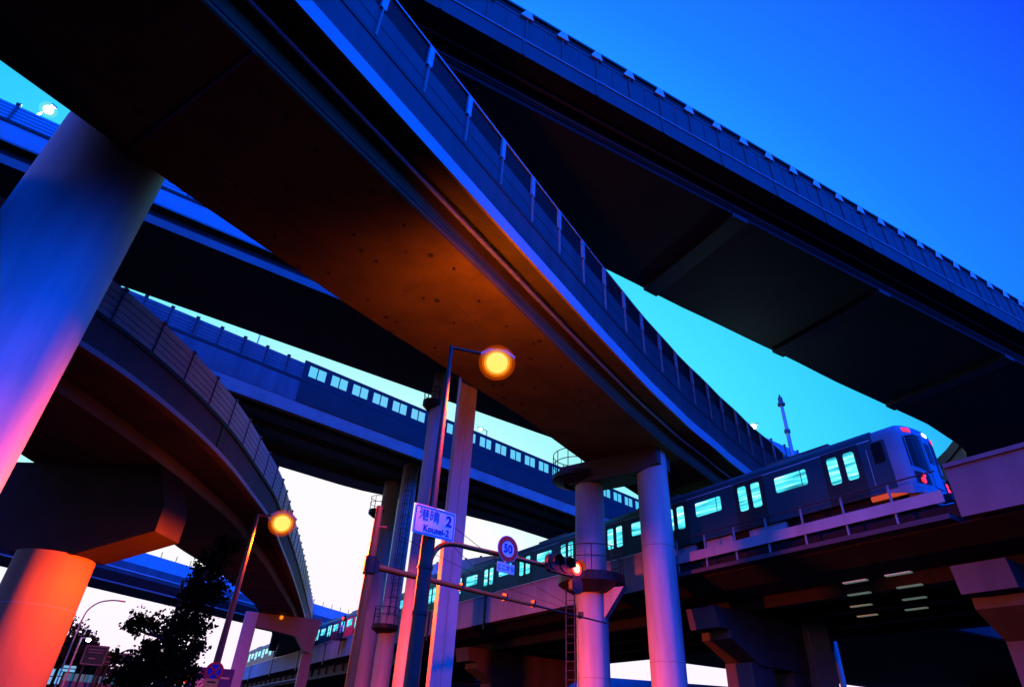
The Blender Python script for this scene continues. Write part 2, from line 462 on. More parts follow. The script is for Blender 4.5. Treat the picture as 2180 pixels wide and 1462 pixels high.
mb = MB(); mb.tube(F2.rail(-.98, 15.62), .04, 6); mb.build('cable_conduit', M['girder'], S2)
# lengthwise plate seams and lugs on the underside
for q, f in ((0, .36), (1, .71)):
    o = (lambda t, f=f: -1.1 + (LEFT2(t) + 1.1)*f)
    F2.loft([(lambda t, o=o: o(t)-.02, 15.505), (lambda t, o=o: o(t)-.02, 15.485), (lambda t, o=o: o(t)+.02, 15.485), (lambda t, o=o: o(t)+.02, 15.505)], 'soffit_seam', M['soffit'], S2, [t for t in F2.ts if t < 34])
lug = None
for i, t in enumerate(rng(-8, 34, 22)):
    for f in (.14, .48, .84):
        p = F2.pt(t + (.9 if f == .48 else 0) + random.uniform(-.35, .35), -1.1 + (LEFT2(t)+1.1)*(f + random.uniform(-.05, .05)), 15.48)
        if lug is None:
            mb = MB(); mb.tube([(0, 0, .05), (0, 0, -.02)], .055, 8)
            lug = mb.build('lifting_lug', M['black']); lug.parent = S2; lug.location = p - S2.location
        else: copy_part(lug, p, 0, S2)
# expansion joint on the underside
F2.loft([(-1.08, 15.51), (-1.08, 15.44), (lambda t: LEFT2(t)-.02, 15.44), (lambda t: LEFT2(t)-.02, 15.51)], 'expansion_joint', M['black'], S2, [3.3, 3.38])
# posts of the barrier
def post_row(fr, root, ts, off, z0, z1, w, d, mat, name, ext=None):
    first = None
    for t in ts:
        p = fr.pt(t, off, 0); dr = fr.dirn(t); a = math.atan2(dr.y, dr.x)
        if first is None:
            m_ = MB(); m_.box((0, 0, (z0+z1)/2), (w, d, z1-z0))
            if ext: ext(m_)
            first = m_.build(name, mat); first.parent = root
            first.location = p - root.location; first.rotation_euler = (0, 0, a)
        else: copy_part(first, p, a, root)
def joint2(m_): m_.box((.16, 0, 19.4), (.05, .03, 1.45)); m_.box((1.1, .0, 19.4), (.03, .03, 1.4))
post_row(F2, S2, [ -9.6 + 2.18*k for k in range(36)], .0, 20.12, 21.19, .22, .1, M['steel'], 'barrier_post', None)
post_row(F2, S2, [ -9.6 + 2.18*k for k in range(36)], .012, 18.67, 20.1, .05, .1, M['fascia_dim'], 'panel_upright', None)

# ------------------------------------------------------------------ highway S1 (upper right)
F1 = Frame((-.456, .89), 14.0, rng(-30, 90, 61))
if F1.T.x < 0: F1.T = -F1.T
LOW1 = lambda t: lerp_table([(5, 8.1), (17.6, 8.5), (24.7, 9.0), (33, 9.4), (41.5, 9.95), (51.3, 10.3), (57.3, 11.1), (60.1, 11.8), (62.4, 13.0), (66, 17.5), (72, 26), (90, 40)], t)
S1 = thing('highway_viaduct', F1.pt(20, 5, 0), 'highest elevated road at upper right, black underside, row of pale brackets along its barrier', 'viaduct', 'elevated roads of the interchange')
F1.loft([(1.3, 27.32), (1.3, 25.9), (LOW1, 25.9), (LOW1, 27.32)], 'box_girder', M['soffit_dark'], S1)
F1.loft([(.02, 27.3), (.02, 28.3), (lambda t: LOW1(t)+.25, 28.3), (lambda t: LOW1(t)+.25, 27.35)], 'deck_slab', M['under'], S1)
F1.loft([(-.04, 27.28), (-.04, 28.4), (.0, 28.4), (.0, 27.28)], 'fascia', M['fascia_far'], S1)
F1.loft([(-.08, 28.4), (-.08, 28.5), (.2, 28.5), (.2, 28.4)], 'edge_strip', M['fascia_dim'], S1)
F1.loft([(.0, 28.502), (.0, 30.3), (.12, 30.3), (.12, 28.502)], 'noise_barrier', M['panel_deep'], S1)
F1.loft([(.05, 30.302), (.05, 30.95), (.1, 30.95), (.1, 30.302)], 'smoked_screen', M['darkglass'], S1)
F1.loft([(-.03, 30.95), (-.03, 31.1), (.15, 31.1), (.15, 30.95)], 'top_rail', M['black'], S1)
F1.loft([(-.03, 30.28), (-.03, 30.33), (.0, 30.33), (.0, 30.28)], 'lower_rail', M['fascia_dim'], S1)
mb = MB(); mb.tube(F1.rail(.9, 27.0), .08, 8); mb.build('drain_pipe', M['girder'], S1)
mb = MB(); mb.tube(F1.rail(1.15, 26.3), .06, 8); mb.build('cable_conduit', M['girder'], S1)
first = None
for k in range(30):
    t = -9.0 + k*2.0
    p = F1.pt(t, -.06, 0); a = math.atan2(F1.T.y, F1.T.x)
    if first is None:
        m_ = MB(); m_.prism([(-.38, 30.33), (.30, 30.33), (.2, 30.92), (-.1, 30.92)], (0, 0, 0), (1, 0, 0), (0, 0, 1), .06)
        first = m_.build('barrier_bracket', M['white']); first.parent = S1; first.location = p - S1.location; first.rotation_euler = (0, 0, a)
    else: copy_part(first, p, a, S1)
post_row(F1, S1, [-9.0 + k*2.0 for k in range(30)], -.03, 28.5, 30.28, .06, .06, M['parapet_dim'], 'barrier_post')
post_row(F1, S1, [-8.0 + k*2.0 for k in range(30)], -.012, 28.5, 30.28, .03, .03, M['parapet_dim'], 'panel_upright')
post_row(F1, S1, [-9.1 + k*4.0 for k in range(16)], -.05, 27.3, 28.39, .1, .05, M['panel_deep'], 'fascia_joint')
for t in (20.5, 32.5, 46):
    F1.loft([(1.2, 25.92), (1.2, 25.6), (lambda t: LOW1(t)-.1, 25.6), (lambda t: LOW1(t)-.1, 25.92)], 'cross_beam', M['black'], S1, [t, t+1.1])

# ------------------------------------------------------------------ highway S3 (behind, upper left to centre)
K3 = 1.15
def z3(z): return 1.6 + (z-1.6)*K3
F3 = Frame((-.55, .84), 25.4*K3, rng(-45, 75, 41))
if F3.T.x < 0: F3.T = -F3.T
S3 = thing('highway_viaduct', F3.pt(0, 3, 0), 'elevated road behind the broad left pier, pale blue band above a black underside', 'viaduct', 'elevated roads of the interchange')
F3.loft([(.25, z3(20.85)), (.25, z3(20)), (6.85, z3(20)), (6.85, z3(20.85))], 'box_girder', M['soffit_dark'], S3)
F3.loft([(.1, z3(20.03)), (.1, z3(20.45)), (.24, z3(20.45)), (.24, z3(20.03))], 'pale_girder_strip', M['fascia_dim'], S3)  # pale strip: light on the web's lower half put into the colour
F3.loft([(.01, z3(21.02)), (.01, z3(21.5)), (7.8, z3(21.5)), (7.8, z3(21.02)), (.6, z3(20.86))], 'deck_slab', M['deck'], S3)
F3.loft([(-.04, z3(21.0)), (-.04, z3(21.1)), (.0, z3(21.1)), (.0, z3(21.0))], 'edge_strip', M['fascia_dim'], S3)
F3.loft([(.0, z3(21.1)), (.0, z3(22.0)), (.2, z3(22.0)), (.2, z3(21.502))], 'parapet', M['panel_pale'], S3)
F3.loft([(-.05, z3(22.0)), (-.05, z3(22.14)), (.22, z3(22.14)), (.22, z3(22.0))], 'parapet_ledge', M['panel_deep'], S3)
F3.loft([(.0, z3(22.142)), (.0, z3(23.0)), (.12, z3(23.0)), (.12, z3(22.142))], 'noise_barrier', M['panel_pale'], S3)
for zz in (22.32, 22.5, 22.68, 22.85):
    F3.loft([(-.012, z3(zz)), (-.012, z3(zz)+.03), (.001, z3(zz)+.03), (.001, z3(zz))], 'panel_joint', M['panel_deep'], S3)
F3.loft([(7.6, z3(21.5)), (7.6, z3(22.8)), (7.8, z3(22.8)), (7.8, z3(21.502))], 'parapet', M['concrete'], S3)
post_row(F3, S3, [-30 + 2.0*k for k in range(50)], -.03, z3(22.14), z3(23.03), .1, .06, M['panel'], 'barrier_post', lambda m_: m_.box((0, 0, z3(23.03)+.04), (.2, .14, .12)))

# ------------------------------------------------------------------ highway S4 (middle distance, windowed barrier)
F4 = Frame((-.65, .76), 41.7, rng(-40, 110, 61))
if F4.T.x < 0: F4.T = -F4.T
S4 = thing('highway_viaduct', F4.pt(15, 6, 0), 'long elevated road behind the columns, topped by a dark barrier of paired windows', 'viaduct', 'elevated roads of the interchange')
FAR4 = lambda t: lerp_table([(18, 12.1), (26, 12.0), (33, 10.5), (45, 9.0), (110, 9.0)], t)
F4.loft([(.01, 22.6), (.01, 23.4), (lambda t: FAR4(t)+.3, 23.4), (lambda t: FAR4(t)+.3, 22.9)], 'deck_slab', M['deck'], S4)
F4.loft([(0, 21.6), (0, 22.6), (.5, 22.6), (.5, 21.6)], 'edge_beam', M['concrete'], S4)
for o, w in ((2.2, 1.5), (5.0, 1.4)):
    F4.loft([(o, 22.7), (o, 22.0), (o+w, 22.0), (o+w, 22.7)], 'girder', M['girder'], S4)
F4.loft([(lambda t: FAR4(t)-2.4, 22.7), (lambda t: FAR4(t)-2.4, 22.0), (FAR4, 22.0), (FAR4, 22.7)], 'girder', M['girder'], S4)
F4.loft([(-.02, 22.602), (-.02, 24.35), (.2, 24.35), (.2, 22.602)], 'parapet', M['panel'], S4)
F4.loft([(-.08, 24.35), (-.08, 24.55), (.24, 24.55), (.24, 24.35)], 'parapet_ledge', M['panel_deep'], S4)
tw = 14.55  # along-deck place where the windowed barrier starts
ts_a = [t for t in F4.ts if t < tw] + [tw]
F4.loft([(.0, 24.552), (.0, 25.9), (.12, 25.9), (.12, 24.552)], 'noise_barrier', M['panel'], S4, ts_a)
for zz in (24.8, 25.05, 25.3, 25.6):
    F4.loft([(-.012, zz), (-.012, zz+.035), (.001, zz+.035), (.001, zz)], 'panel_joint', M['panel_deep'], S4, ts_a)


post_row(F4, S4, [13.2 - 1.72*k for k in range(26)], -.04, 24.56, 25.95, .08, .06, M['panel_deep'], 'barrier_post', lambda m_: m_.box((0, .1, 26.0), (.24, .2, .16)))
# windowed barrier: solid below, frame around open panes
WTS = [tw + .3*k for k in range(int((100-tw)/.3))]
F4.loft([(.0, 24.552), (.0, 24.95), (.12, 24.95), (.12, 24.552)], 'noise_barrier', M['panel_deep'], S4, [tw, 100])
F4.loft([(.0, 25.95), (.0, 26.2), (.14, 26.2), (.14, 25.95)], 'top_rail', M['panel_deep'], S4, [tw, 100])
F4.loft([(-.02, 22.604), (-.02, 24.34), (-.06, 24.34), (-.06, 22.604)], 'dark_cladding', M['panel_deep'], S4, [tw, 100])
per = 1.93
M['pane'] = bpy.data.materials.new('clear_pane'); M['pane'].use_nodes = True
_t = M['pane'].node_tree; _p = _t.nodes["Principled BSDF"]
_p.inputs["Base Color"].default_value = (.26, .62, 1, 1); _p.inputs["Roughness"].default_value = .05
_p.inputs["Transmission Weight"].default_value = 1.0; _p.inputs["IOR"].default_value = 1.0
first = None; fpost = None; a4 = math.atan2(F4.T.y, F4.T.x)
for k in range(36):
    t = tw + k*per
    p = F4.pt(t, .06, 0)
    if fpost is None:
        m_ = MB(); m_.box((.24, 0, 25.45), (.48, .12, 1.0)); fpost = m_.build('barrier_post', M['panel_deep'])
        fpost.parent = S4; fpost.location = p - S4.location; fpost.rotation_euler = (0, 0, a4)
        m_ = MB(); m_.box((1.205, 0, 25.45), (.07, .06, .998)); first = m_.build('window_mullion', M['panel_deep'])
        first.parent = S4; first.location = p - S4.location; first.rotation_euler = (0, 0, a4)
        m_ = MB(); m_.box((.825, 0, 25.45), (.69, .02, .998)); m_.box((1.585, 0, 25.45), (.69, .02, .998)); pane = m_.build('window', M['pane'])
        pane.parent = S4; pane.location = p - S4.location; pane.rotation_euler = (0, 0, a4)
    else:
        copy_part(fpost, p, a4, S4); copy_part(first, p, a4, S4); copy_part(pane, p, a4, S4)

# ------------------------------------------------------------------ ramp S5 (left, curving away)
def catmull(pts, n):
    P = [Vector(p) for p in pts]; P = [P[0]*2 - P[1]] + P + [P[-1]*2 - P[-2]]; out = []
    segs = len(P) - 3
    for i in range(n):
        u = i/(n-1)*segs; k = min(int(u), segs-1); u -= k
        a, b, c, d = P[k:k+4]
        out.append(((2*b) + (c-a)*u + (2*a-5*b+4*c-d)*u*u + (3*b-a-3*c+d)*u**3)*.5)
    return out
class Path:
    def __init__(s, pts, n):
        s.p = catmull([(x, y, 0) for x, y in pts], n)
        s.n = []
        for i in range(n):
            d = (s.p[min(i+1, n-1)] - s.p[max(i-1, 0)]).normalized(); s.n.append(Vector((-d.y, d.x, 0)))
        s.L = [0]
        for a, b in zip(s.p, s.p[1:]): s.L.append(s.L[-1] + (b-a).length)
    def rail(s, o, z):
        return [p + n*(o(l) if callable(o) else o) + Vector((0, 0, z(l) if callable(z) else z)) for p, n, l in zip(s.p, s.n, s.L)]
    def loft(s, prof, name, mat, parent):
        mb = MB(); mb.quad_strip([s.rail(o, z) for o, z in prof], True, True); return mb.build(name, mat, parent)
    def at(s, l, o=0, z=0):
        for i in range(len(s.L)-1):
            if s.L[i+1] >= l:
                f = (l - s.L[i])/(s.L[i+1]-s.L[i]); p = s.p[i].lerp(s.p[i+1], f); n = s.n[i].lerp(s.n[i+1], f).normalized()
                return p + n*o + Vector((0, 0, z)), math.atan2(-n.x, n.y)
        return s.p[-1] + s.n[-1]*o + Vector((0, 0, z)), math.atan2(-s.n[-1].x, s.n[-1].y)
P5 = Path([(-20, -6), (-16.2, 4), (-15.2, 10.6), (-14.5, 13.5), (-13.15, 17.2), (-12.45, 21), (-12.2, 25), (-12.4, 29.3), (-12.8, 34), (-13.8, 39.7), (-15.2, 47.4), (-18.2, 62.4), (-22.4, 81.4), (-28.5, 100)], 90)
S5 = thing('ramp_viaduct', (-16, 28, 0), 'curved ramp on the left with pale panelled barrier, sweeping away past a sodium lamp', 'viaduct', 'elevated roads of the interchange')
L5 = lambda l: lerp_table([(33, 8.3), (43, 6.7), (47, 6.2), (55, 4.7), (70, 3.5), (90, 3.3)], l)
R5 = lambda l: lerp_table([(30, 2.6), (43, 1.7), (53, 1.25), (70, .75), (90, .7)], l)
def plus(f, d): return lambda l: f(l) + d
P5.loft([(.06, 11.6), (.06, 12.35), (plus(L5, 1.0), 12.35), (plus(L5, 1.0), 11.7)], 'deck_slab', M['deck'], S5)
P5.loft([(plus(R5, -.1), 11.59), (R5, 11.0), (L5, 11.0), (L5, 11.69)], 'box_girder', M['soffit_far'], S5)
P5.loft([(plus(R5, -.16), 11.45), (plus(R5, -.07), 11.0), (plus(R5, -.02), 11.0), (plus(R5, -.12), 11.45)], 'pale_girder_strip', M['fascia_dim'], S5)
P5.loft([(.1, 11.45), (.1, 11.598), (.45, 11.598), (.45, 11.45)], 'edge_beam', M['concrete'], S5)
P5.loft([(.0, 11.42), (.0, 11.6), (.12, 11.6), (.12, 11.42)], 'edge_strip', M['fascia'], S5)
P5.loft([(.03, 11.602), (.03, 12.6), (.25, 12.6), (.25, 11.602)], 'parapet', M['parapet_dim'], S5)
P5.loft([(-.04, 12.6), (-.04, 12.75), (.28, 12.75), (.28, 12.6)], 'parapet_ledge', M['panel_deep'], S5)
P5.loft([(.0, 12.752), (.0, 14.0), (.1, 14.0), (.1, 12.752)], 'noise_barrier', M['panel_pale'], S5)
for zz in (12.98, 13.22, 13.46, 13.72):
    P5.loft([(-.012, zz), (-.012, zz+.014), (.001, zz+.014), (.001, zz)], 'panel_joint', M['panel'], S5)
P5.loft([(plus(L5, .8), 12.352), (plus(L5, .8), 13.6), (plus(L5, 1.0), 13.6), (plus(L5, 1.0), 12.352)], 'parapet', M['concrete'], S5)
first = None
for k in range(44):
    p, a = P5.at(14 + 1.98*k, -.03)
    if first is None:
        m_ = MB(); m_.box((0, .02, 13.4), (.035, .06, 1.24)); m_.box((0, .03, 14.03), (.16, .12, .1)); first = m_.build('barrier_post', M['panel'])
        first.parent = S5; first.location = p - S5.location; first.rotation_euler = (0, 0, a)
    else: copy_part(first, p, a, S5)
for l in (31.5, 46, 60.5):
    p, a = P5.at(l, .015); m_ = MB(); m_.box((p.x, p.y, 12.1), (.12, .06, .98), (math.cos(a), math.sin(a), 0)); m_.build('deck_joint', M['black'], S5)
for l in (52, 58, 64, 70, 76):
    p, a = P5.at(l, (L5(l)+R5(l))/2); m_ = MB(); m_.box((p.x, p.y, 10.99), (.1, L5(l)-R5(l)-.1, .05), (math.cos(a), math.sin(a), 0)); m_.build('soffit_seam', M['girder'], S5)
m_ = MB(); p, a = P5.at(46.2, .0)
for k in range(9): q, a_ = P5.at(46.2 + k*.04, -.02); m_.box((q.x, q.y, 12.85 - k*.05 + .55), (.03, .03, .035), (math.cos(a_), math.sin(a_), 0))
m_.build('reflector_strip', M['head_white'], S5)

# ------------------------------------------------------------------ far viaduct S6 (blue, low left)
F6 = Frame((-.89, .455), 70.6, rng(-20, 150, 30))
if F6.T.y < 0: F6.T = -F6.T
S6 = thing('highway_viaduct', F6.pt(55, 3, 0), 'distant bright blue road barrier with thin upright poles, low behind the dark street tree', 'viaduct', 'elevated roads of the interchange')
F6.loft([(.0, 15.9), (.0, 16.4), (7.0, 16.4), (7.0, 15.9), (6.2, 14.9), (.9, 14.9)], 'deck_slab', M['girder'], S6)
F6.loft([(-.02, 16.402), (-.02, 17.2), (.2, 17.2), (.2, 16.402)], 'parapet', M['panel'], S6)
F6.loft([(-.05, 16.3), (-.05, 16.42), (.02, 16.42), (.02, 16.3)], 'edge_strip', M['fascia'], S6)
F6.loft([(-.02, 17.2), (-.02, 18.6), (.12, 18.6), (.12, 17.2)], 'noise_barrier', M['panel_pale'], S6)
F6.loft([(1.0, 14.85), (1.0, 15.0), (.7, 15.05), (.7, 14.9)], 'pale_girder_strip', M['fascia_dim'], S6)
post_row(F6, S6, [20 + 2.1*k for k in range(48)], .05, 18.6, 19.25, .06, .06, M['panel_deep'], 'barrier_pole')

# ------------------------------------------------------------------ far ramp S7 (behind the train)
K7 = 16.4/14.4
P7 = Path([(-12.2, 92), (-10.3, 80), (-8.6, 72.5), (-6.6, 68.6), (-4.2, 66.9), (-.9, 64.5), (6, 60.5), (16, 56), (40, 48), (80, 38)], 60)
S7 = thing('ramp_viaduct', (-2, 66, 0), 'low blue ramp curving behind the train roofs, small knobs along its barrier', 'viaduct', 'elevated roads of the interchange')
P7.loft([(.0, 15.4), (.0, 16.0), (6, 16.0), (6, 15.4), (5, 14.6), (1, 14.6)], 'deck_slab', M['girder'], S7)
P7.loft([(-.02, 15.6), (-.02, 16.9), (.2, 16.9), (.2, 15.6)], 'parapet', M['panel'], S7)
P7.loft([(-.05, 16.9), (-.05, 18.0), (.1, 18.0), (.1, 16.9)], 'noise_barrier', M['panel_pale'], S7)
first = None
for k in range(24):
    p, a = P7.at(8 + 2.0*k, 0)
    if first is None:
        m_ = MB(); m_.box((0, 0, 18.06), (.2, .16, .14)); first = m_.build('barrier_cap', M['panel_deep']); first.parent = S7
        first.location = p - S7.location; first.rotation_euler = (0, 0, a)
    else: copy_part(first, p, a, S7)

# ------------------------------------------------------------------ rail viaduct
DEV = [(0, 0), (12, .12), (25, .3), (35.5, .6), (60, 2.0), (85, 3.5), (109, 4.8), (135, 6.2)]
FR = Frame((.832, .555), lambda t: 25.84 + lerp_table(DEV, t - 10.08), rng(-45, 140, 75))
def rs(s): return s + 10.08
SR = thing('rail_viaduct', FR.pt(rs(20), 8, 0), 'wide elevated railway carrying the train, concrete parapet lit pink and orange', 'viaduct')
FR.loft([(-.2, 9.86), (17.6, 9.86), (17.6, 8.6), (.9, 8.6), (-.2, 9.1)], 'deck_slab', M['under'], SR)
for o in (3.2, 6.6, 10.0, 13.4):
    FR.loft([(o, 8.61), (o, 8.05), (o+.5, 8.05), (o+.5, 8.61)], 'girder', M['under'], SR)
FR.loft([(17.2, 9.862), (17.2, 10.8), (17.5, 10.8), (17.5, 9.862)], 'parapet', M['concrete'], SR)
solid = [rs(12.85)] + [t for t in FR.ts if t > rs(13)]
FR.loft([(-.9, 8.88), (-.9, 10.72), (-.68, 10.72), (-.68, 9.1), (-.21, 9.1), (-.21, 8.88)], 'parapet', M['pier_old'], SR, solid)
FR.loft([(-.95, 10.72), (-.95, 10.8), (-.63, 10.8), (-.63, 10.72)], 'coping', M['steel'], SR, solid)
opn = [rs(s_) for s_ in rng(-1.4, 12.8, 12)]
FR.loft([(-.9, 9.76), (-.9, 10.2), (-.84, 10.2), (-.84, 9.76)], 'walkway_band', M['pier_old'], SR, opn)
FR.loft([(-.9, 9.16), (-.9, 9.34), (-.201, 9.34), (-.201, 9.16)], 'walkway', M['girder'], SR, opn)
m_ = MB(); m_.tube([p for p in FR.rail(-.87, 10.93, opn)], .03, 6); m_.build('handrail', M['rail_steel'], SR)
post_row(FR, SR, [rs(s_) for s_ in (.4, 2.35, 4.2, 6.0, 7.75, 9.5, 11.3)], -.8, 9.34, 10.92, .07, .07, M['fascia_dim'], 'railing_post')
ext = [rs(s_) for s_ in (-45, -30, -15, -8, -1.75)]
FR.loft([(-.9, 9.12), (-.9, 10.9), (-.62, 10.9), (-.62, 9.12)], 'end_wall', M['wall_rail'], SR, ext)
FR.loft([(-.98, 10.9), (-.98, 11.06), (-.56, 11.06), (-.56, 10.9)], 'wall_coping', M['wall_rail'], SR, ext)
for o in (.55, 1.98):
    FR.loft([(o, 9.862), (o, 10.04), (o+.08, 10.04), (o+.08, 9.862)], 'running_rail', M['rail_steel'], SR)
# joints and downpipes on the parapet
post_row(FR, SR, [rs(s_) for s_ in (29.5, 38.3, 56, 65.5, 77, 90, 104, 118)], -.93, 8.5, 10.74, .2, .1, M['black'], 'downpipe')
# ribs and pipes under the parapet on the far left stretch
post_row(FR, SR, [rs(48 + 3*k) for k in range(26)], .75, 7.9, 8.62, .12, .3, M['girder'], 'girder_rib')
FR.loft([(.8, 7.6), (.8, 8.62), (.9, 8.62), (.9, 7.6)], 'side_girder', M['girder'], SR, [t for t in FR.ts if t > rs(44)])
m_ = MB(); m_.tube(FR.rail(.4, 7.9, [rs(s_) for s_ in rng(78, 112, 10)]), .09, 8); m_.build('service_pipe', M['steel'], SR)
# glowing bars in place of pale light through slits in the deck
first = None
for (s_, o) in ((3.38, 0.78), (4.44, 2.94), (5.67, 5.26), (6.68, 7.62), (1.59, 0.70), (2.27, 2.93), (3.24, 5.28), (4.23, 7.48)):
    p = FR.pt(rs(s_), o, 8.0)
    dr = FR.dirn(rs(s_)); a = math.atan2(dr.y, dr.x)
    if first is None:
        m_ = MB(); m_.box((0, 0, 0), (1.0, .2, .05)); first = m_.build('lit_slit', M['slit_glow']); first.parent = SR
        first.location = p - SR.location; first.rotation_euler = (0, 0, a)
    else: copy_part(first, p, a, SR)

# rail piers: stepped cross-beam caps on columns
def rail_pier(s, o0, o1, label, colo=None, ht=8.6):
    base = FR.pt(rs(s), (o0+o1)/2, 0); n = FR.N; d = FR.dirn(rs(s))
    r = thing('rail_pier', base, label, 'pier', 'stepped piers under the railway')
    m_ = MB(); L = o1 - o0
    prof = [(o0, 7.95), (o0+.2, 7.0), (o0+1.0, 7.0), (o0+1.0, 6.6), (o0+3.0, 5.6), (o1-3.0, 5.6), (o1-1.0, 6.6), (o1-1.0, 7.0), (o1-.2, 7.0), (o1, 7.95)]
    org = FR.pt(rs(s), 0, 0) - d*.9
    m_.prism([(u, z) for u, z in prof], org, n, (0, 0, 1), -1.8 if n.cross(Vector((0, 0, 1))).dot(d) < 0 else 1.8)
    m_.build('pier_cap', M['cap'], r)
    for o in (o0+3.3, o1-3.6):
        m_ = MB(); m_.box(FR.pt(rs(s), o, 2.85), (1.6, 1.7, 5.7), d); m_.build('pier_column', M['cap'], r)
    for o in (o0+1.6, (o0+o1)/2, o1-1.6):
        m_ = MB(); m_.box(FR.pt(rs(s), o, 8.0), (.9, .9, .098), d); m_.build('bearing', M['black'], r)
    return r
rail_pier(11.4, .6, 10.8, 'stepped concrete pier cap just right of the big round column, under the railway')
rail_pier(-1.2, .6, 12.6, 'stepped concrete pier cap at far right below the train nose, lit reddish')
rail_pier(35.1, .6, 12.6, 'stepped concrete pier cap low down, right of the slim rectangular column')
rail_pier(60, .6, 12.6, 'railway pier cap far off behind the tan signal pole')

# ================================================================== PIERS
def polar(az, D, z=0.0):
    return Vector((D*math.sin(rad(az)), D*math.cos(rad(az)), z))
def round_pier(az, D, r, zt, label, mat='pier', name='round_pier', seg=48, rings=()):
    p = polar(az, D); t = thing(name, p, label, 'pier', 'columns holding up the elevated roads')
    m_ = MB(); m_.tube([p, p + Vector((0, 0, zt))], r, seg); c = m_.build('column', M[mat], t, True)
    for z in rings:
        m_ = MB(); m_.tube([p + Vector((0, 0, z-.02)), p + Vector((0, 0, z+.02))], r + .006, seg); m_.build('casting_joint', M['concrete'], t, True)
    return t, p
PA, pa = round_pier(-44.3, 18.3, 1.5, 16.87, 'huge smooth round pier at left, blue at its top and red at its foot', 'pier_pale', seg=72)
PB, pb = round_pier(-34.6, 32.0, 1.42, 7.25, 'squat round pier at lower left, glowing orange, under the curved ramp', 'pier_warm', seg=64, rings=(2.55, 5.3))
m_ = MB(); m_.tube([pb + Vector((0, 0, 0)), pb + Vector((0, 0, 2.5))], 1.47, 64); m_.build('pier_base', M['pier_warm'], PB, True)
capd = (polar(-27.0, 29) - pb); capd.z = 0; capd.normalize(); capn = Vector((-capd.y, capd.x, 0))
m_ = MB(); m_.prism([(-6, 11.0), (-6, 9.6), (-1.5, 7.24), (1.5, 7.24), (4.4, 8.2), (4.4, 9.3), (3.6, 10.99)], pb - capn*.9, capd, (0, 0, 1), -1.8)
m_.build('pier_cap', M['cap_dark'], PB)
PD, pd = round_pier(14.3, 32.3, .81, 15.52, 'thickest round column in front of the train, pink and orange on its left', rings=(5.2, 10.4))
PE, pe = round_pier(8.27, 34.0, .81, 14.32, 'round column with a railed platform around it beside the red traffic light', rings=(4.6, 9.3))
d_ = (pd - pe).normalized(); n_ = Vector((-d_.y, d_.x, 0))
m_ = MB(); m_.prism([(-1.5, 15.49), (-1.5, 14.75), (-.8, 14.3), (3.6, 14.3), (4.6, 14.6), (4.6, 15.49)], pe - n_*.85, d_, (0, 0, 1), -1.7)
m_.build('cross_beam', M['girder'], PE)
m_ = MB(); m_.box(pd + Vector((.1, -.2, 15.9)), (.45, .45, 1.0)); m_.build('bearing_block', M['fascia'], PD)
m_ = MB(); m_.prism([(0, 0), (0, 1.5), (1.2, 1.5)], pe + d_*.75 - n_*.2 + Vector((0, 0, 7.2)), d_, (0, 0, 1), -.4); m_.build('bracket', M['pier'], PE)
PF, pf = round_pier(-7.4, 36.8, .5, z3(20)+.02, 'slim round column directly behind the street sign pole, topped by a small work platform')
PG, pg = round_pier(-9.15, 52.0, .68, 22.02, 'round column carrying a caged ladder, left of the sign pole')
PH, ph = round_pier(-10.67, 57.0, .76, 22.02, 'leftmost of the slim round columns, right behind the tan signal pole')
# slim rectangular column
p = polar(-4.45, 25.6); PC = thing('rectangular_pier', p, 'slim rectangular column right of the place sign, pale blue above, orange at its foot', 'pier', 'columns holding up the elevated roads')
m_ = MB(); m_.box(p + Vector((0, 0, 8.43)), (.82, .62, 16.86), (.95, .3, 0)); m_.build('column', M['pier'], PC, bevel=.03)
m_ = MB(); m_.box(p + Vector((0, 0, 16.86/2)) + Vector((.3*.32, -.95*.32, 0)), (.015, .02, 16.8), (.95, .3, 0)); m_.build('column_seam', M['concrete'], PC)
# blue portal frame under the ramp's far end
p = Vector((-22.6, 61.6, 0)); PP = thing('portal_pier', p, 'blue rectangular portal frame carrying the far tip of the curved ramp', 'pier', 'columns holding up the elevated roads')
bd = Vector((.93, .36, 0)).normalized()
m_ = MB(); m_.box(p + Vector((0, 0, 5.48)), (1.15, 1.2, 10.96), bd); m_.build('column', M['panel_pale'], PP, bevel=.03)
bn = Vector((-bd.y, bd.x, 0))
m_ = MB(); m_.prism([(.577, 10.94), (.577, 9.75), (3.0, 9.5), (4.3, 9.3), (5.2, 8.2), (5.9, 8.0), (6.3, 10.94)], p - bn*.55, bd, (0, 0, 1), -1.1)
m_.build('cross_beam', M['fascia_dim'], PP)
m_ = MB(); m_.box(p + bd*5.6 + Vector((0, 0, 4.0)), (.9, .9, 8.0), bd); m_.build('column', M['fascia_dim'], PP)
m_ = MB(); m_.ball(p + bd*2.6 - bn*.6 + Vector((0, 0, 10.75)), .18, 10); m_.build('beacon', M['amber'], PP)
# pier of the near highway beyond the railway
p = polar(25.5, 40); PQ = thing('rectangular_pier', p, 'square blue column standing under the railway deck at lower right', 'pier', 'columns holding up the elevated roads')
m_ = MB(); m_.box(p + Vector((0, 0, 4.29)), (1.25, 1.25, 8.58), (.98, .2, 0)); m_.build('column', M['fascia_dim'], PQ, bevel=.04)

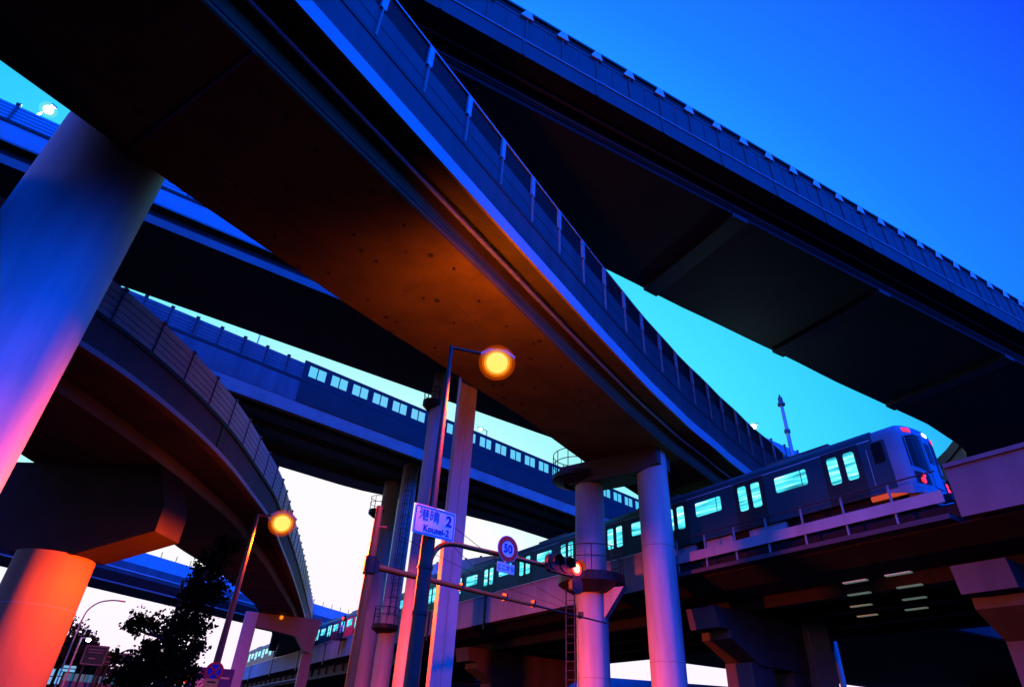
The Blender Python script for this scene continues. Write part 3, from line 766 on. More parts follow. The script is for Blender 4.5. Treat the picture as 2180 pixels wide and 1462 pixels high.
# service platforms and ladders
def platform(name, c, r, z, label, arc=(0, 360), h=1.1, thick=.25, mat='rail_steel', parent=None):
    t = thing(name, Vector((c.x, c.y, z)), label, 'platform', 'service platforms on the columns')
    a0, a1 = rad(arc[0]), rad(arc[1]); n = 20
    ring = [a0 + (a1-a0)*i/n for i in range(n+1)]
    m_ = MB(); P_ = lambda rr, a, zz: Vector((c.x + rr*math.cos(a), c.y + rr*math.sin(a), zz))
    ri = r*.55
    m_.quad_strip([[P_(ri, a, z) for a in ring], [P_(r, a, z) for a in ring], [P_(r, a, z-thick) for a in ring], [P_(ri, a, z-thick*2) for a in ring]], True, True)
    m_.build('deck', M['black'], t)
    for q, zz in enumerate((.55*h, h)):
        m_ = MB(); m_.tube([P_(r-.04, a, z+zz) for a in ring], .025, 6); m_.build('guard_rail', M[mat], t)
    for a in ring[::3]:
        m_ = MB(); m_.tube([P_(r-.04, a, z), P_(r-.04, a, z+h)], .025, 6); m_.build('railing_post', M[mat], t)
    return t
platform('service_platform', pe, 1.75, 9.35, 'round railed platform wrapped about the column beside the red traffic light', (150, 400), 1.3, .45)
platform('service_platform', pg + Vector((-.2, -.3, 0)), 1.0, 9.0, 'small railed platform at the foot of the caged ladder', (130, 380), 1.2, .3)
platform('service_platform', Vector((pf.x-.35, pf.y-.2, 0)), .62, 20.6, 'small dark railed platform high up behind the street lamp pole', (90, 350), .9, .3)
platform('service_platform', Vector((ph.x-.9, ph.y, 0)), .9, 19.3, 'railed platform under the windowed road, above the tan pole', (90, 360), 1.2, .3)
platform('service_platform', pe + Vector((-.6, .2, 0)), 1.5, 14.9, 'railed platform at the top left of the crossbeam, against the sky', (90, 290), 1.3, .25)

def ladder(c, dirx, z0, z1, label, cage=True, w=.45):
    t = thing('caged_ladder' if cage else 'ladder', Vector((c.x, c.y, z0)), label, 'ladder')
    x = Vector(dirx).normalized(); y = Vector((x.y, -x.x, 0))
    for s_ in (-1, 1):
        m_ = MB(); m_.tube([c + x*s_*w/2 + Vector((0, 0, z0)), c + x*s_*w/2 + Vector((0, 0, z1))], .035, 6); m_.build('ladder_rail', M['rail_steel'], t)
    k = z0 + .2
    while k < z1:
        m_ = MB(); m_.tube([c - x*w/2 + Vector((0, 0, k)), c + x*w/2 + Vector((0, 0, k))], .016, 5); m_.build('rung', M['rail_steel'], t); k += .4
    if cage:
        k = z0 + 1.2
        while k < z1:
            m_ = MB(); m_.tube([c + x*(.42*math.cos(a)) + y*(.55*math.sin(a)) + Vector((0, 0, k)) for a in rng(0, math.pi, 9)], .025, 5)
            m_.build('cage_hoop', M['rail_steel'], t); k += 1.05
        for a in (.5, 1.57, 2.6):
            q = c + x*(.42*math.cos(a)) + y*(.55*math.sin(a))
            m_ = MB(); m_.tube([q + Vector((0, 0, z0+1.2)), q + Vector((0, 0, z1))], .02, 5); m_.build('cage_bar', M['rail_steel'], t)
    return t
ladder(pg + Vector((.25, -1.0, 0)), (1, .1, 0), 9.6, 21.5, 'dark caged ladder climbing the column left of the sign pole')
ladder(pe + Vector((-1.15, -.2, 0)), (.8, -.6, 0), .3, 9.0, 'plain dark ladder below the platform on the column by the red traffic light', False, .5)

# ================================================================== STREET LAMPS
def spot(name, parent, loc, target, power, col, ang=165, blend=.75, size=.25):
    l = bpy.data.lights.new(name, 'SPOT'); l.energy = power; l.color = col; l.spot_size = rad(ang); l.spot_blend = blend; l.shadow_soft_size = size
    o = bpy.data.objects.new(name, l); COL.objects.link(o); o.parent = parent
    o.location = Vector(loc) - parent.location
    o.rotation_euler = (Vector(target) - Vector(loc)).to_track_quat('-Z', 'Y').to_euler()
    return o
def point(name, parent, loc, power, col, size=.2):
    l = bpy.data.lights.new(name, 'POINT'); l.energy = power; l.color = col; l.shadow_soft_size = size
    o = bpy.data.objects.new(name, l); COL.objects.link(o); o.parent = parent; o.location = Vector(loc) - parent.location
    return o
def batwing(name, parent, loc, power, col, curve, size=.25):
    """street lantern photometry: little light straight down, most of it thrown sideways; curve = (direction z, share)"""
    o = point(name, parent, loc, power, col, size); l = o.data
    l.use_nodes = True; t = l.node_tree; em = t.nodes["Emission"]
    c = t.nodes.new("ShaderNodeTexCoord"); sp = t.nodes.new("ShaderNodeSeparateXYZ")
    mr = t.nodes.new("ShaderNodeMapRange"); mr.inputs["From Min"].default_value = -1; mr.inputs["From Max"].default_value = 1
    r = t.nodes.new("ShaderNodeValToRGB"); e = r.color_ramp.elements
    while len(e) < len(curve): e.new(.5)
    for q, (z, f) in zip(e, curve): q.position = (z+1)/2
    for q, (z, f) in zip(e, curve): q.color = (f, f, f, 1)
    t.links.new(c.outputs["Normal"], sp.inputs[0]); t.links.new(sp.outputs["Z"], mr.inputs["Value"])
    t.links.new(mr.outputs[0], r.inputs[0]); t.links.new(r.outputs[0], em.inputs["Strength"])
    return o
SODIUM = (1.0, .115, .004)
def lamp_head(t, c, d, s=1.0):
    """hooded sodium luminaire: housing above, bulb below, inside added shells that imitate its halo"""
    m_ = MB(); x = Vector(d).normalized()
    m_.tube([c - x*.42*s + Vector((0, 0, .10)), c - x*.2*s + Vector((0, 0, .15)), c + x*.2*s + Vector((0, 0, .15)), c + x*.44*s + Vector((0, 0, .07))], [.07*s, .15*s, .15*s, .05*s], 12)
    m_.build('lamp_housing', M['steel'], t, True)
    q = c - Vector((0, 0, .12))
    m_ = MB(); m_.ball(q, .46*s, 32, .95); b = m_.build('halo_shell_outer', M['halo_outer'], t, True)
    m_ = MB(); m_.ball(q, .38*s, 32, .95); m_.build('halo_shell_mid', M['halo_mid'], b, True)
    m_ = MB(); m_.ball(q, .325*s, 28, .95); m_.build('halo_shell_inner', M['halo_inner'], b, True)
    m_ = MB(); m_.ball(q, .27*s, 24, .95); m_.build('bulb', M['lamp_sodium'], b, True)
    return b
# central pole: signal pole below, lamp pole above
p0 = Vector((-1.74, 14.9, 0)); ARM = Vector((.79, .61, 0)).normalized(); ANRM = Vector((.61, -.79, 0)).normalized()
LP = thing('street_lamp', p0, 'tall dark pole with blazing orange lamp, carrying the place sign and signal arm', 'street lamp', 'sodium street lamps')
m_ = MB(); m_.tube([p0, p0 + Vector((0, 0, 5.6)), p0 + Vector((0, 0, 6.3)), p0 + Vector((0, 0, 6.5)), p0 + Vector((0, 0, 11.25))], [.175, .165, .14, .105, .055], 20); m_.build('pole', M['pole_brown'], LP, True)
lc = Vector((-.40, 14.99, 10.95))
m_ = MB(); m_.tube(catmull([p0 + Vector((0, 0, 11.2)), p0.lerp(lc, .4) + Vector((0, 0, 6.75)), lc + Vector((-.35, -.02, .14))], 10), .04, 8); m_.build('lamp_arm', M['pole_brown'], LP, True)
lamp_head(LP, lc, lc - p0 - Vector((0, 0, 10.95)), 1.15)
spot('sodium_uplight', LP, lc + Vector((0, 0, .45)), Vector((-1.2, 19.8, 15.5)), 1750, (1, .13, .002), 138, 1.0, .9)
spot('sodium_sidelight', LP, lc - Vector((0, 0, .75)), Vector((-13, 12.6, -1.5)), 8500, (1, .06, .01), 68, .9)
batwing('sodium_light', LP, lc - Vector((0, 0, .75)), 1800, (1, .07, .008), [(-1, .5), (-.9, .55), (-.62, .45), (-.40, 1), (-.2, .5), (-.04, .07), (.02, .003), (.7, .001)])
m_ = MB()
m_.tube(catmull([p0 + Vector((0, 0, 4.7)), p0 + ARM*.12 + Vector((0, 0, 5.25)), p0 + ARM*.32 + Vector((0, 0, 5.58)), p0 + ARM*.7 + Vector((0, 0, 5.73)), p0 + ARM*1.3 + Vector((0, 0, 5.75)), p0 + ARM*2.4 + Vector((0, 0, 5.78)), p0 + ARM*3.75 + Vector((0, 0, 5.8))], 40), .062, 12)
m_.build('signal_arm', M['pole_orange'], LP, True)
for z in (4.0, 5.0, 6.1):
    m_ = MB(); m_.tube([p0 + Vector((0, 0, z)), p0 + Vector((0, 0, z+.08))], .185, 20); m_.build('pole_band', M['black'], LP, True)

# second lamp: left
pl = polar(-21.75, 26.0)
LL = thing('street_lamp', pl, 'thin pole with glaring sodium lamp before the curved ramp, no stopping signs below', 'street lamp', 'sodium street lamps')
m_ = MB(); m_.tube([pl, pl + Vector((0, 0, 3.6)), pl + Vector((0, 0, 8.85))], [.15, .125, .06], 16); m_.build('pole', M['pole_brown'], LL, True)
ll = Vector((-8.72, 24.45, 8.75))
m_ = MB(); m_.tube([pl + Vector((0, 0, 8.8)), ll + Vector((-.3, -.1, .12))], .045, 8); m_.build('lamp_arm', M['pole_brown'], LL, True)
lamp_head(LL, ll, ll - pl - Vector((0, 0, 8.75)), 1.15)
batwing('sodium_light', LL, ll - Vector((0, 0, .75)), 32000, (1, .07, .0), [(-1, .03), (-.85, .06), (-.5, .42), (-.22, 1), (-.07, .6), (.07, .34), (.15, .12), (.21, .004), (.6, .005), (1, .01)])

# lamps standing on the elevated roads
def deck_lamp(base, top, head, label, on, rr=.06, col='lamp_white', pw=0):
    t = thing('road_lamp', base, label, 'street lamp', 'small white lamps on the elevated roads')
    m_ = MB(); m_.tube([base, top, head], [rr, rr*.8, rr*.6], 10); m_.build('pole', M['steel'], t, True)
    d = (head - top); d.z = 0; d.normalize()
    m_ = MB(); m_.box(head + d*.15 + Vector((0, 0, .06)), (.7, .26, .1), d); m_.build('lamp_housing', M['steel'], t)
    if on:
        m_ = MB(); m_.ball(head + d*.15 - Vector((0, 0, .1)), .40, 24, .9); g_ = m_.build('halo_shell_outer', M['halo_cool'], t, True)  # added glowing shells imitate the halo round the white bulb
        m_ = MB(); m_.ball(head + d*.15 - Vector((0, 0, .1)), .30, 20, .9); m_.build('halo_shell_inner', M['halo_cool'], g_, True)
        m_ = MB(); m_.ball(head + d*.15 - Vector((0, 0, .1)), .22, 18, .9); m_.build('bulb', M['lamp_white'], g_, True)
        if pw: point('lamp_glow', t, head + d*.15 - Vector((0, 0, .5)), pw, (.55, 1, .95), .2)
    return t
b = F3.pt(-13.2, .9, 0)
q = polar(-50.4, 31.2)
deck_lamp(Vector((q.x-.5, q.y+.2, z3(21.5))), Vector((q.x-.5, q.y+.2, 27.1)), Vector((q.x, q.y, 27.3)), 'white lamp blazing above the road at the upper left edge', True, .08, pw=500)
q = polar(23.95, 44.0)
deck_lamp(Vector((q.x-.5, q.y+.3, 17.3)), Vector((q.x-.5, q.y+.3, 21.9)), Vector((q.x, q.y, 22.15)), 'white lamp shining over the barrier of the nearest road, left of the tall mast', True, .08, pw=500)
q = polar(-2.64, 62.0)
deck_lamp(Vector((q.x+.6, q.y+.4, 23.4)), Vector((q.x+.6, q.y+.4, 31.0)), Vector((q.x, q.y, 31.0)), 'pale lamp on the windowed road, right of the slim rectangular column', True, .08)
q = polar(-26.2, 56.0)
deck_lamp(Vector((q.x, q.y, 23.4)), Vector((q.x, q.y, 34.6)), Vector((q.x+.4, q.y, 34.9)), 'unlit thin lamp post on the long road, against the bright gap of sky', False, .07)

# curved lamp far off, led lamp, mast
q = Vector((-27.2, 44.3, 0))
cl = thing('street_lamp', q, 'thin grey lamp post bending over in a wide arc beside the orange pier', 'street lamp', 'grey street lamps down the road')
m_ = MB(); m_.tube(catmull([q, q + Vector((0, 0, 6.7)), q + Vector((.02, 0, 7.2)), q + Vector((.12, .03, 7.9)), q + Vector((.48, .25, 8.43)), q + Vector((1.0, .6, 8.68)), q + Vector((1.5, .9, 8.74))], 40), .045, 8); m_.build('pole', M['steel'], cl, True)
m_ = MB(); m_.box(q + Vector((1.62, .97, 8.73)), (.4, .14, .08), (.86, .5, 0)); m_.build('lamp_housing', M['steel'], cl)
q = Vector((-25.85, 42.8, 0))
cl = thing('street_lamp', q, 'short grey post with a small bluish white lamp in front of the far trees', 'street lamp', 'grey street lamps down the road')
m_ = MB(); m_.tube([q, q + Vector((0, 0, 6.1))], .05, 8); m_.build('pole', M['steel'], cl, True)
m_ = MB(); m_.box(q + Vector((.2, .1, 6.14)), (.55, .1, .06), (.9, .2, 0)); m_.build('lamp_arm', M['steel'], cl)
m_ = MB(); m_.ball(q + Vector((.42, .12, 6.02)), .14, 12, .7); m_.build('bulb', M['lamp_white'], cl, True)
q = Vector((-35.9, 60.1, 0)); mk = thing('mast', q, 'dark stub of a mast sticking up over the far trees', 'mast')
m_ = MB(); m_.tube([q, q + Vector((0, 0, 8.6))], .14, 10); m_.build('pole', M['black'], mk, True)
m_ = MB(); m_.tube([q + Vector((0, 0, 7.6)), q + Vector((0, 0, 8.62))], .2, 10); m_.build('top_sleeve', M['black'], mk, True)

# tall mast right of centre
q = polar(27.0, 56.0); am = thing('antenna_mast', Vector((q.x, q.y, 0)), 'tall pale tapering mast with collars, rising behind the train roof into the cyan sky', 'mast')
m_ = MB(); m_.tube([q, q + Vector((0, 0, 26.8)), q + Vector((0, 0, 29.6))], [.22, .17, .14], 12); m_.build('pole', M['fascia'], am, True)
m_ = MB(); m_.tube([q + Vector((0, 0, 26.6)), q + Vector((0, 0, 26.9))], .26, 12); m_.tube([q + Vector((0, 0, 29.4)), q + Vector((0, 0, 29.62))], .33, 12); m_.build('collar', M['panel'], am, True)
m_ = MB(); m_.tube([q + Vector((0, 0, 29.62)), q + Vector((0, 0, 30.2)), q + Vector((0, 0, 30.25)), q + Vector((0, 0, 30.5))], [.22, .2, .1, .08], 12); m_.build('mast_head', M['panel'], am, True)
# tiny mast on the far blue road
q = F6.pt(88, .4, 0); tm = thing('antenna_mast', Vector((q.x, q.y, 17)), 'small dark stepped mast on the distant blue road', 'mast')
m_ = MB(); m_.tube([q + Vector((0, 0, 16.4)), q + Vector((0, 0, 19.6)), q + Vector((0, 0, 19.62)), q + Vector((0, 0, 21.2))], [.22, .2, .09, .05], 8); m_.build('pole', M['panel_deep'], tm, True)

# ================================================================== SIGNS AND SIGNALS
UP = Vector((0, 0, 1))
def plane_pt(u, off, z): return p0 + ARM*u + ANRM*off + Vector((0, 0, z))
# place-name sign
SG = thing('place_sign', plane_pt(-.01, .2, 6.05), 'white rectangular street sign with blue lettering reading Kousei-2', 'sign')
def rrect(w, h, r, n=4):
    out = []
    for cx, cy, a0 in ((w/2-r, h/2-r, 0), (-w/2+r, h/2-r, 90), (-w/2+r, -h/2+r, 180), (w/2-r, -h/2+r, 270)):
        for i in range(n+1):
            a = rad(a0 + 90*i/n); out.append((cx + r*math.cos(a), cy + r*math.sin(a)))
    return out
sc_ = plane_pt(-.01, .2, 6.05)
m_ = MB(); m_.prism(rrect(1.18, .70, .05), sc_, ARM, UP, .02); m_.build('sign_board', M['white'], SG)
def ring_poly(outer, inner, org, x, y, d, name, mat, parent):
    m_ = MB(); n = len(outer); x = Vector(x).normalized(); y = Vector(y).normalized(); z = x.cross(y)*d
    R_ = [[org + x*u + y*v for u, v in outer], [org + x*u + y*v for u, v in inner]]
    R_ = [R_[0], R_[1], [q + z for q in R_[1]], [q + z for q in R_[0]]]
    m_.quad_strip([r_ + [r_[0]] for r_ in R_], True); return m_.build(name, mat, parent)
ring_poly(rrect(1.12, .64, .045), rrect(1.085, .605, .035), sc_ + ANRM*.021, ARM, UP, .004, 'sign_border', M['blue_ink'], SG)
text_mesh('lettering', '港晴', .30, M['blue_ink'], SG, sc_ + ARM*-.17 + UP*.115 + ANRM*.022, ARM, UP, .003)
text_mesh('lettering', '2', .34, M['blue_ink'], SG, sc_ + ARM*.39 + UP*.10 + ANRM*.022, ARM, UP, .003, weight=.012)
text_mesh('lettering', 'Kousei-2', .205, M['blue_ink'], SG, sc_ + ARM*.06 + UP*-.185 + ANRM*.022, ARM, UP, .003, weight=.005)
m_ = MB()
for u in (-.25, .2): m_.box(plane_pt(u, .14, 6.05), (.05, .12, .6), ARM)
m_.build('bracket', M['steel'], SG)
# speed limit sign
c5 = plane_pt(2.28, .2, 5.90); SP = thing('speed_sign', c5, 'round red and white speed limit sign reading 50 on the signal arm', 'sign')
def disc(r, n=40): return [(r*math.cos(2*math.pi*i/n), r*math.sin(2*math.pi*i/n)) for i in range(n)]
m_ = MB(); m_.prism(disc(.335), c5, ARM, UP, .015); m_.build('sign_board', M['white'], SP)
ring_poly(disc(.322), disc(.205), c5 + ANRM*.0155, ARM, UP, .004, 'red_ring', M['red_ink'], SP)
text_mesh('lettering', '50', .29, M['blue_ink'], SP, c5 + ANRM*.017, ARM, UP, .003, weight=.008)
m_ = MB(); m_.box(plane_pt(2.28, .14, 5.82), (.06, .11, .3), ARM); m_.build('bracket', M['steel'], SP)
ck = plane_pt(2.24, .2, 5.415); KK = thing('plate_sign', ck, 'small white plate with black Japanese lettering hanging under the speed sign', 'sign')
m_ = MB(); m_.prism(rrect(.56, .245, .02), ck, ARM, UP, .012); m_.build('sign_board', M['white'], KK)
text_mesh('lettering', 'ここから', .142, M['black_ink'], KK, ck + ANRM*.014, ARM, UP, .003)
m_ = MB(); m_.box(plane_pt(2.24, .17, 5.55), (.05, .05, .35), ARM); m_.build('bracket', M['steel'], KK)

# traffic signal on the arm
cs = plane_pt(4.25, .16, 5.84)
TS = thing('traffic_signal', cs, 'horizontal traffic signal at the end of the dark pole arm, red lamp lit', 'traffic light', 'traffic lights showing red')
m_ = MB(); m_.prism(rrect(1.3, .46, .16), cs, ARM, UP, .14); m_.build('signal_body', M['black'], TS)
for i, u in enumerate((-.40, 0, .40)):
    lc_ = cs + ARM*u + ANRM*.145
    m_ = MB(); m_.prism(disc(.185, 28), lc_, ARM, UP, .02); m_.build('lens', M['red_light'] if i == 2 else M['black_ink'], TS)
    if i == 2:
        m_ = MB(); m_.prism(disc(.12, 28), lc_ + ANRM*.0205, ARM, UP, .005); m_.build('lens_glow', M['red_core'], TS)
    m_ = MB(); arc_ = rng(rad(-10), rad(190), 16)
    m_.quad_strip([[lc_ + ARM*(.205*math.cos(a)) + UP*(.205*math.sin(a)) for a in arc_], [lc_ + ARM*(.205*math.cos(a)) + UP*(.205*math.sin(a)) + ANRM*.2 for a in arc_],
                   [lc_ + ARM*(.195*math.cos(a)) + UP*(.195*math.sin(a)) + ANRM*.2 for a in arc_], [lc_ + ARM*(.195*math.cos(a)) + UP*(.195*math.sin(a)) for a in arc_]], True)
    m_.build('hood', M['black'], TS)
point('signal_glow', TS, cs + ARM*.4 + ANRM*.45, 25, (1, .05, .02), .1)
m_ = MB(); m_.prism(rrect(.4, .4, .12), cs + ARM*.45 - UP*.43, ARM, UP, .13); m_.build('arrow_unit', M['black'], TS)
m_ = MB(); m_.prism(disc(.14, 24), cs + ARM*.45 - UP*.43 + ANRM*.131, ARM, UP, .015); m_.build('arrow_lens', M['black_ink'], TS)
m_ = MB(); m_.box(cs - ANRM*.08, (.9, .06, .06), ARM); m_.build('hanger', M['steel'], TS)

# tan cantilever pole behind
pg0 = Vector((-3.99, 19.6, 0)); GARM = Vector((.76, .65, 0)).normalized()
GP = thing('signal_pole', pg0, 'tan pole with a long thin horizontal arm passing behind the dark lamp pole', 'pole')
m_ = MB(); m_.tube([pg0, pg0 + Vector((0, 0, 6.0)), pg0 + Vector((0, 0, 7.95))], [.15, .125, .10], 18); m_.build('pole', M['pole_orange'], GP, True)
m_ = MB(); m_.tube([pg0 + GARM*.1 + UP*6.09, pg0 + GARM*7.0 + UP*6.06], [.1, .06], 14); m_.build('arm', M['pole_orange'], GP, True)
m_ = MB(); m_.tube([pg0 + GARM*7.0 + UP*6.06, pg0 + GARM*11.4 + UP*6.02], [.04, .028], 10); m_.build('arm_tip', M['pole_brown'], GP, True)
m_ = MB(); m_.tube([pg0 + UP*5.85, pg0 + UP*6.35], .19, 16); m_.box(pg0 + GARM*.1 + UP*6.09, (.3, .3, .34), GARM); m_.build('clamp', M['black'], GP)
for u in (3.6, 5.6, 7.0, 9.6):
    m_ = MB(); m_.box(pg0 + GARM*u + UP*(6.1), (.09, .2, .24), GARM); m_.build('arm_clip', M['pole_brown'], GP)
m_ = MB(); m_.tube([pg0 + UP*7.3 + GARM*.1, pg0 + GARM*.35 + UP*7.35], .05, 8); m_.build('stub', M['pole_orange'], GP)
def wire(pts, label, r=.008, g='overhead wires'):
    m_ = MB(); m_.tube(pts, r, 5); o = m_.build('wire', M['black']); return tag(o, label, 'wire', g)
def sag(a, b, s=.3, n=12): return [Vector(a).lerp(Vector(b), i/(n-1)) - Vector((0, 0, s*4*(i/(n-1))*(1-i/(n-1)))) for i in range(n)]
wire(sag(pg0 + UP*7.35 + GARM*.3, pg0 + GARM*9.6 + UP*6.2, .25), 'thin wire sagging from the tan pole to the end of its arm')
wire(sag(p0 + UP*6.0 + ARM*.2, pg0 + GARM*5.6 + UP*6.25, .1), 'thin wire between the dark pole and the tan arm')
wire(sag(p0 + UP*6.35 + ARM*.2, pg0 + GARM*9.5 + UP*6.3, .2), 'thin wire running above the tan arm towards the platform column')

# no-stopping signs on the left lamp pole
to_cam = Vector((-pl.x, -pl.y, 0)).normalized(); SX = Vector((-to_cam.y, to_cam.x, 0)).normalized(); SX = -SX if SX.x < 0 else SX
SN = SX.cross(UP)
SN = SN if SN.dot(to_cam) > 0 else -SN
def ns_sign(z, label):
    c = pl + SN*.16 + UP*z; t = thing('no_stopping_sign', c, label, 'sign', 'no stopping signs')
    m_ = MB(); m_.prism(disc(.30), c, SX, UP, .015); m_.build('sign_board', M['red_ink'], t)
    m_ = MB(); m_.prism(disc(.225), c + SN*.0155, SX, UP, .004); m_.build('blue_disc', M['blue_ink'], t)
    m_ = MB()
    for a in (45, -45): m_.box(c + SN*.0225, (.47, .055, .004), SX*math.cos(rad(a)) + UP*math.sin(rad(a)), SN)
    m_.build('red_cross', M['red_ink'], t)
    return t
ns_sign(3.33, 'upper round red and blue no stopping sign on the left lamp pole')
ns_sign(2.62, 'lower no stopping sign on the left lamp pole, cut by the picture edge')
c = pl + SN*.17 + UP*2.98; t = thing('plate_sign', c, 'small orange plate between the two no stopping signs', 'sign')
m_ = MB(); m_.prism(rrect(.44, .26, .02), c, SX, UP, .012); m_.build('sign_board', M['sign_orange'], t)
m_ = MB(); m_.box(c + SN*.015 + UP*.03, (.26, .05, .004), SX, SN); m_.build('printed_bar', M['black_ink'], t)

# railway signal far along the parapet
q = FR.pt(rs(59.5), -1.3, 0); t = thing('railway_signal', Vector((q.x, q.y, 9)), 'small railway signal on a railed stand, red lamp lit, in front of the far carriages', 'railway signal')
m_ = MB(); m_.tube([q + UP*9.0, q + UP*13.0], .05, 8); m_.build('post', M['black'], t)
m_ = MB(); m_.box(q + UP*12.55, (.34, .2, .55), FR.T); m_.build('signal_head', M['black'], t)
m_ = MB(); m_.ball(q - FR.N*.16 + UP*12.55, .17, 10); m_.build('lens', M['red_light'], t)
point('signal_glow', t, q - FR.N*.55 + FR.T*2.0 + UP*12.4, 90, (1, .05, .04), .15)  # added red light to brighten the red wraps, though the lens faces away
m_ = MB(); m_.prism(disc(.42, 20), q - FR.N*.1 + UP*11.55, -FR.T, UP, .05); m_.build('marker_board', M['white'], t)
m_ = MB(); m_.box(q + UP*10.5, (1.9, 1.0, .08), FR.T)
for u in (-.9, 0, .9): m_.box(q + FR.T*u - FR.N*.45 + UP*11.0, (.06, .06, 1.0), FR.T)
for zz in (11.0, 11.5): m_.box(q - FR.N*.45 + UP*zz, (1.9, .05, .05), FR.T)
m_.build('stand', M['black'], t)

# ================================================================== TRAIN
RAILZ = 10.05
HW = 1.4
CARL = 18.3
def section(w, zb, ze, zr):
    """half-rounded cross-section, closed, going round"""
    half = [(w, zb), (w, ze-.22), (w*.985, ze-.06), (w*.93, ze+.08), (w*.78, ze+.19), (w*.45, zr-.03), (0, zr)]
    return half + [(-y, z) for y, z in reversed(half[:-1])]
def shell(stations, name, mat, parent):
    m_ = MB(); secs = [[Vector((x, y, z)) for y, z in section(w, zb, ze, zr)] for x, w, zb, ze, zr in stations]
    cols = list(zip(*secs)); m_.quad_strip([list(c) for c in cols], True, True)
    return m_.build(name, mat, parent, True)
def rr_panel(m_, cx, cz, w, h, y, r=.07, d=.02, side=-1):
    """rounded upright panel on the car side (faces -y for side -1)"""
    if side < 0: m_.prism([(u+cx, v+cz) for u, v in rrect(w, h, r, 3)], (0, y, 0), (1, 0, 0), UP, d)
    else: m_.prism([(u-cx, v+cz) for u, v in rrect(w, h, r, 3)], (0, y, 0), (-1, 0, 0), UP, d)
DOORS = (2.4, 7.18, 11.96, 16.74)
WINS = (4.9, 9.72, 14.5)
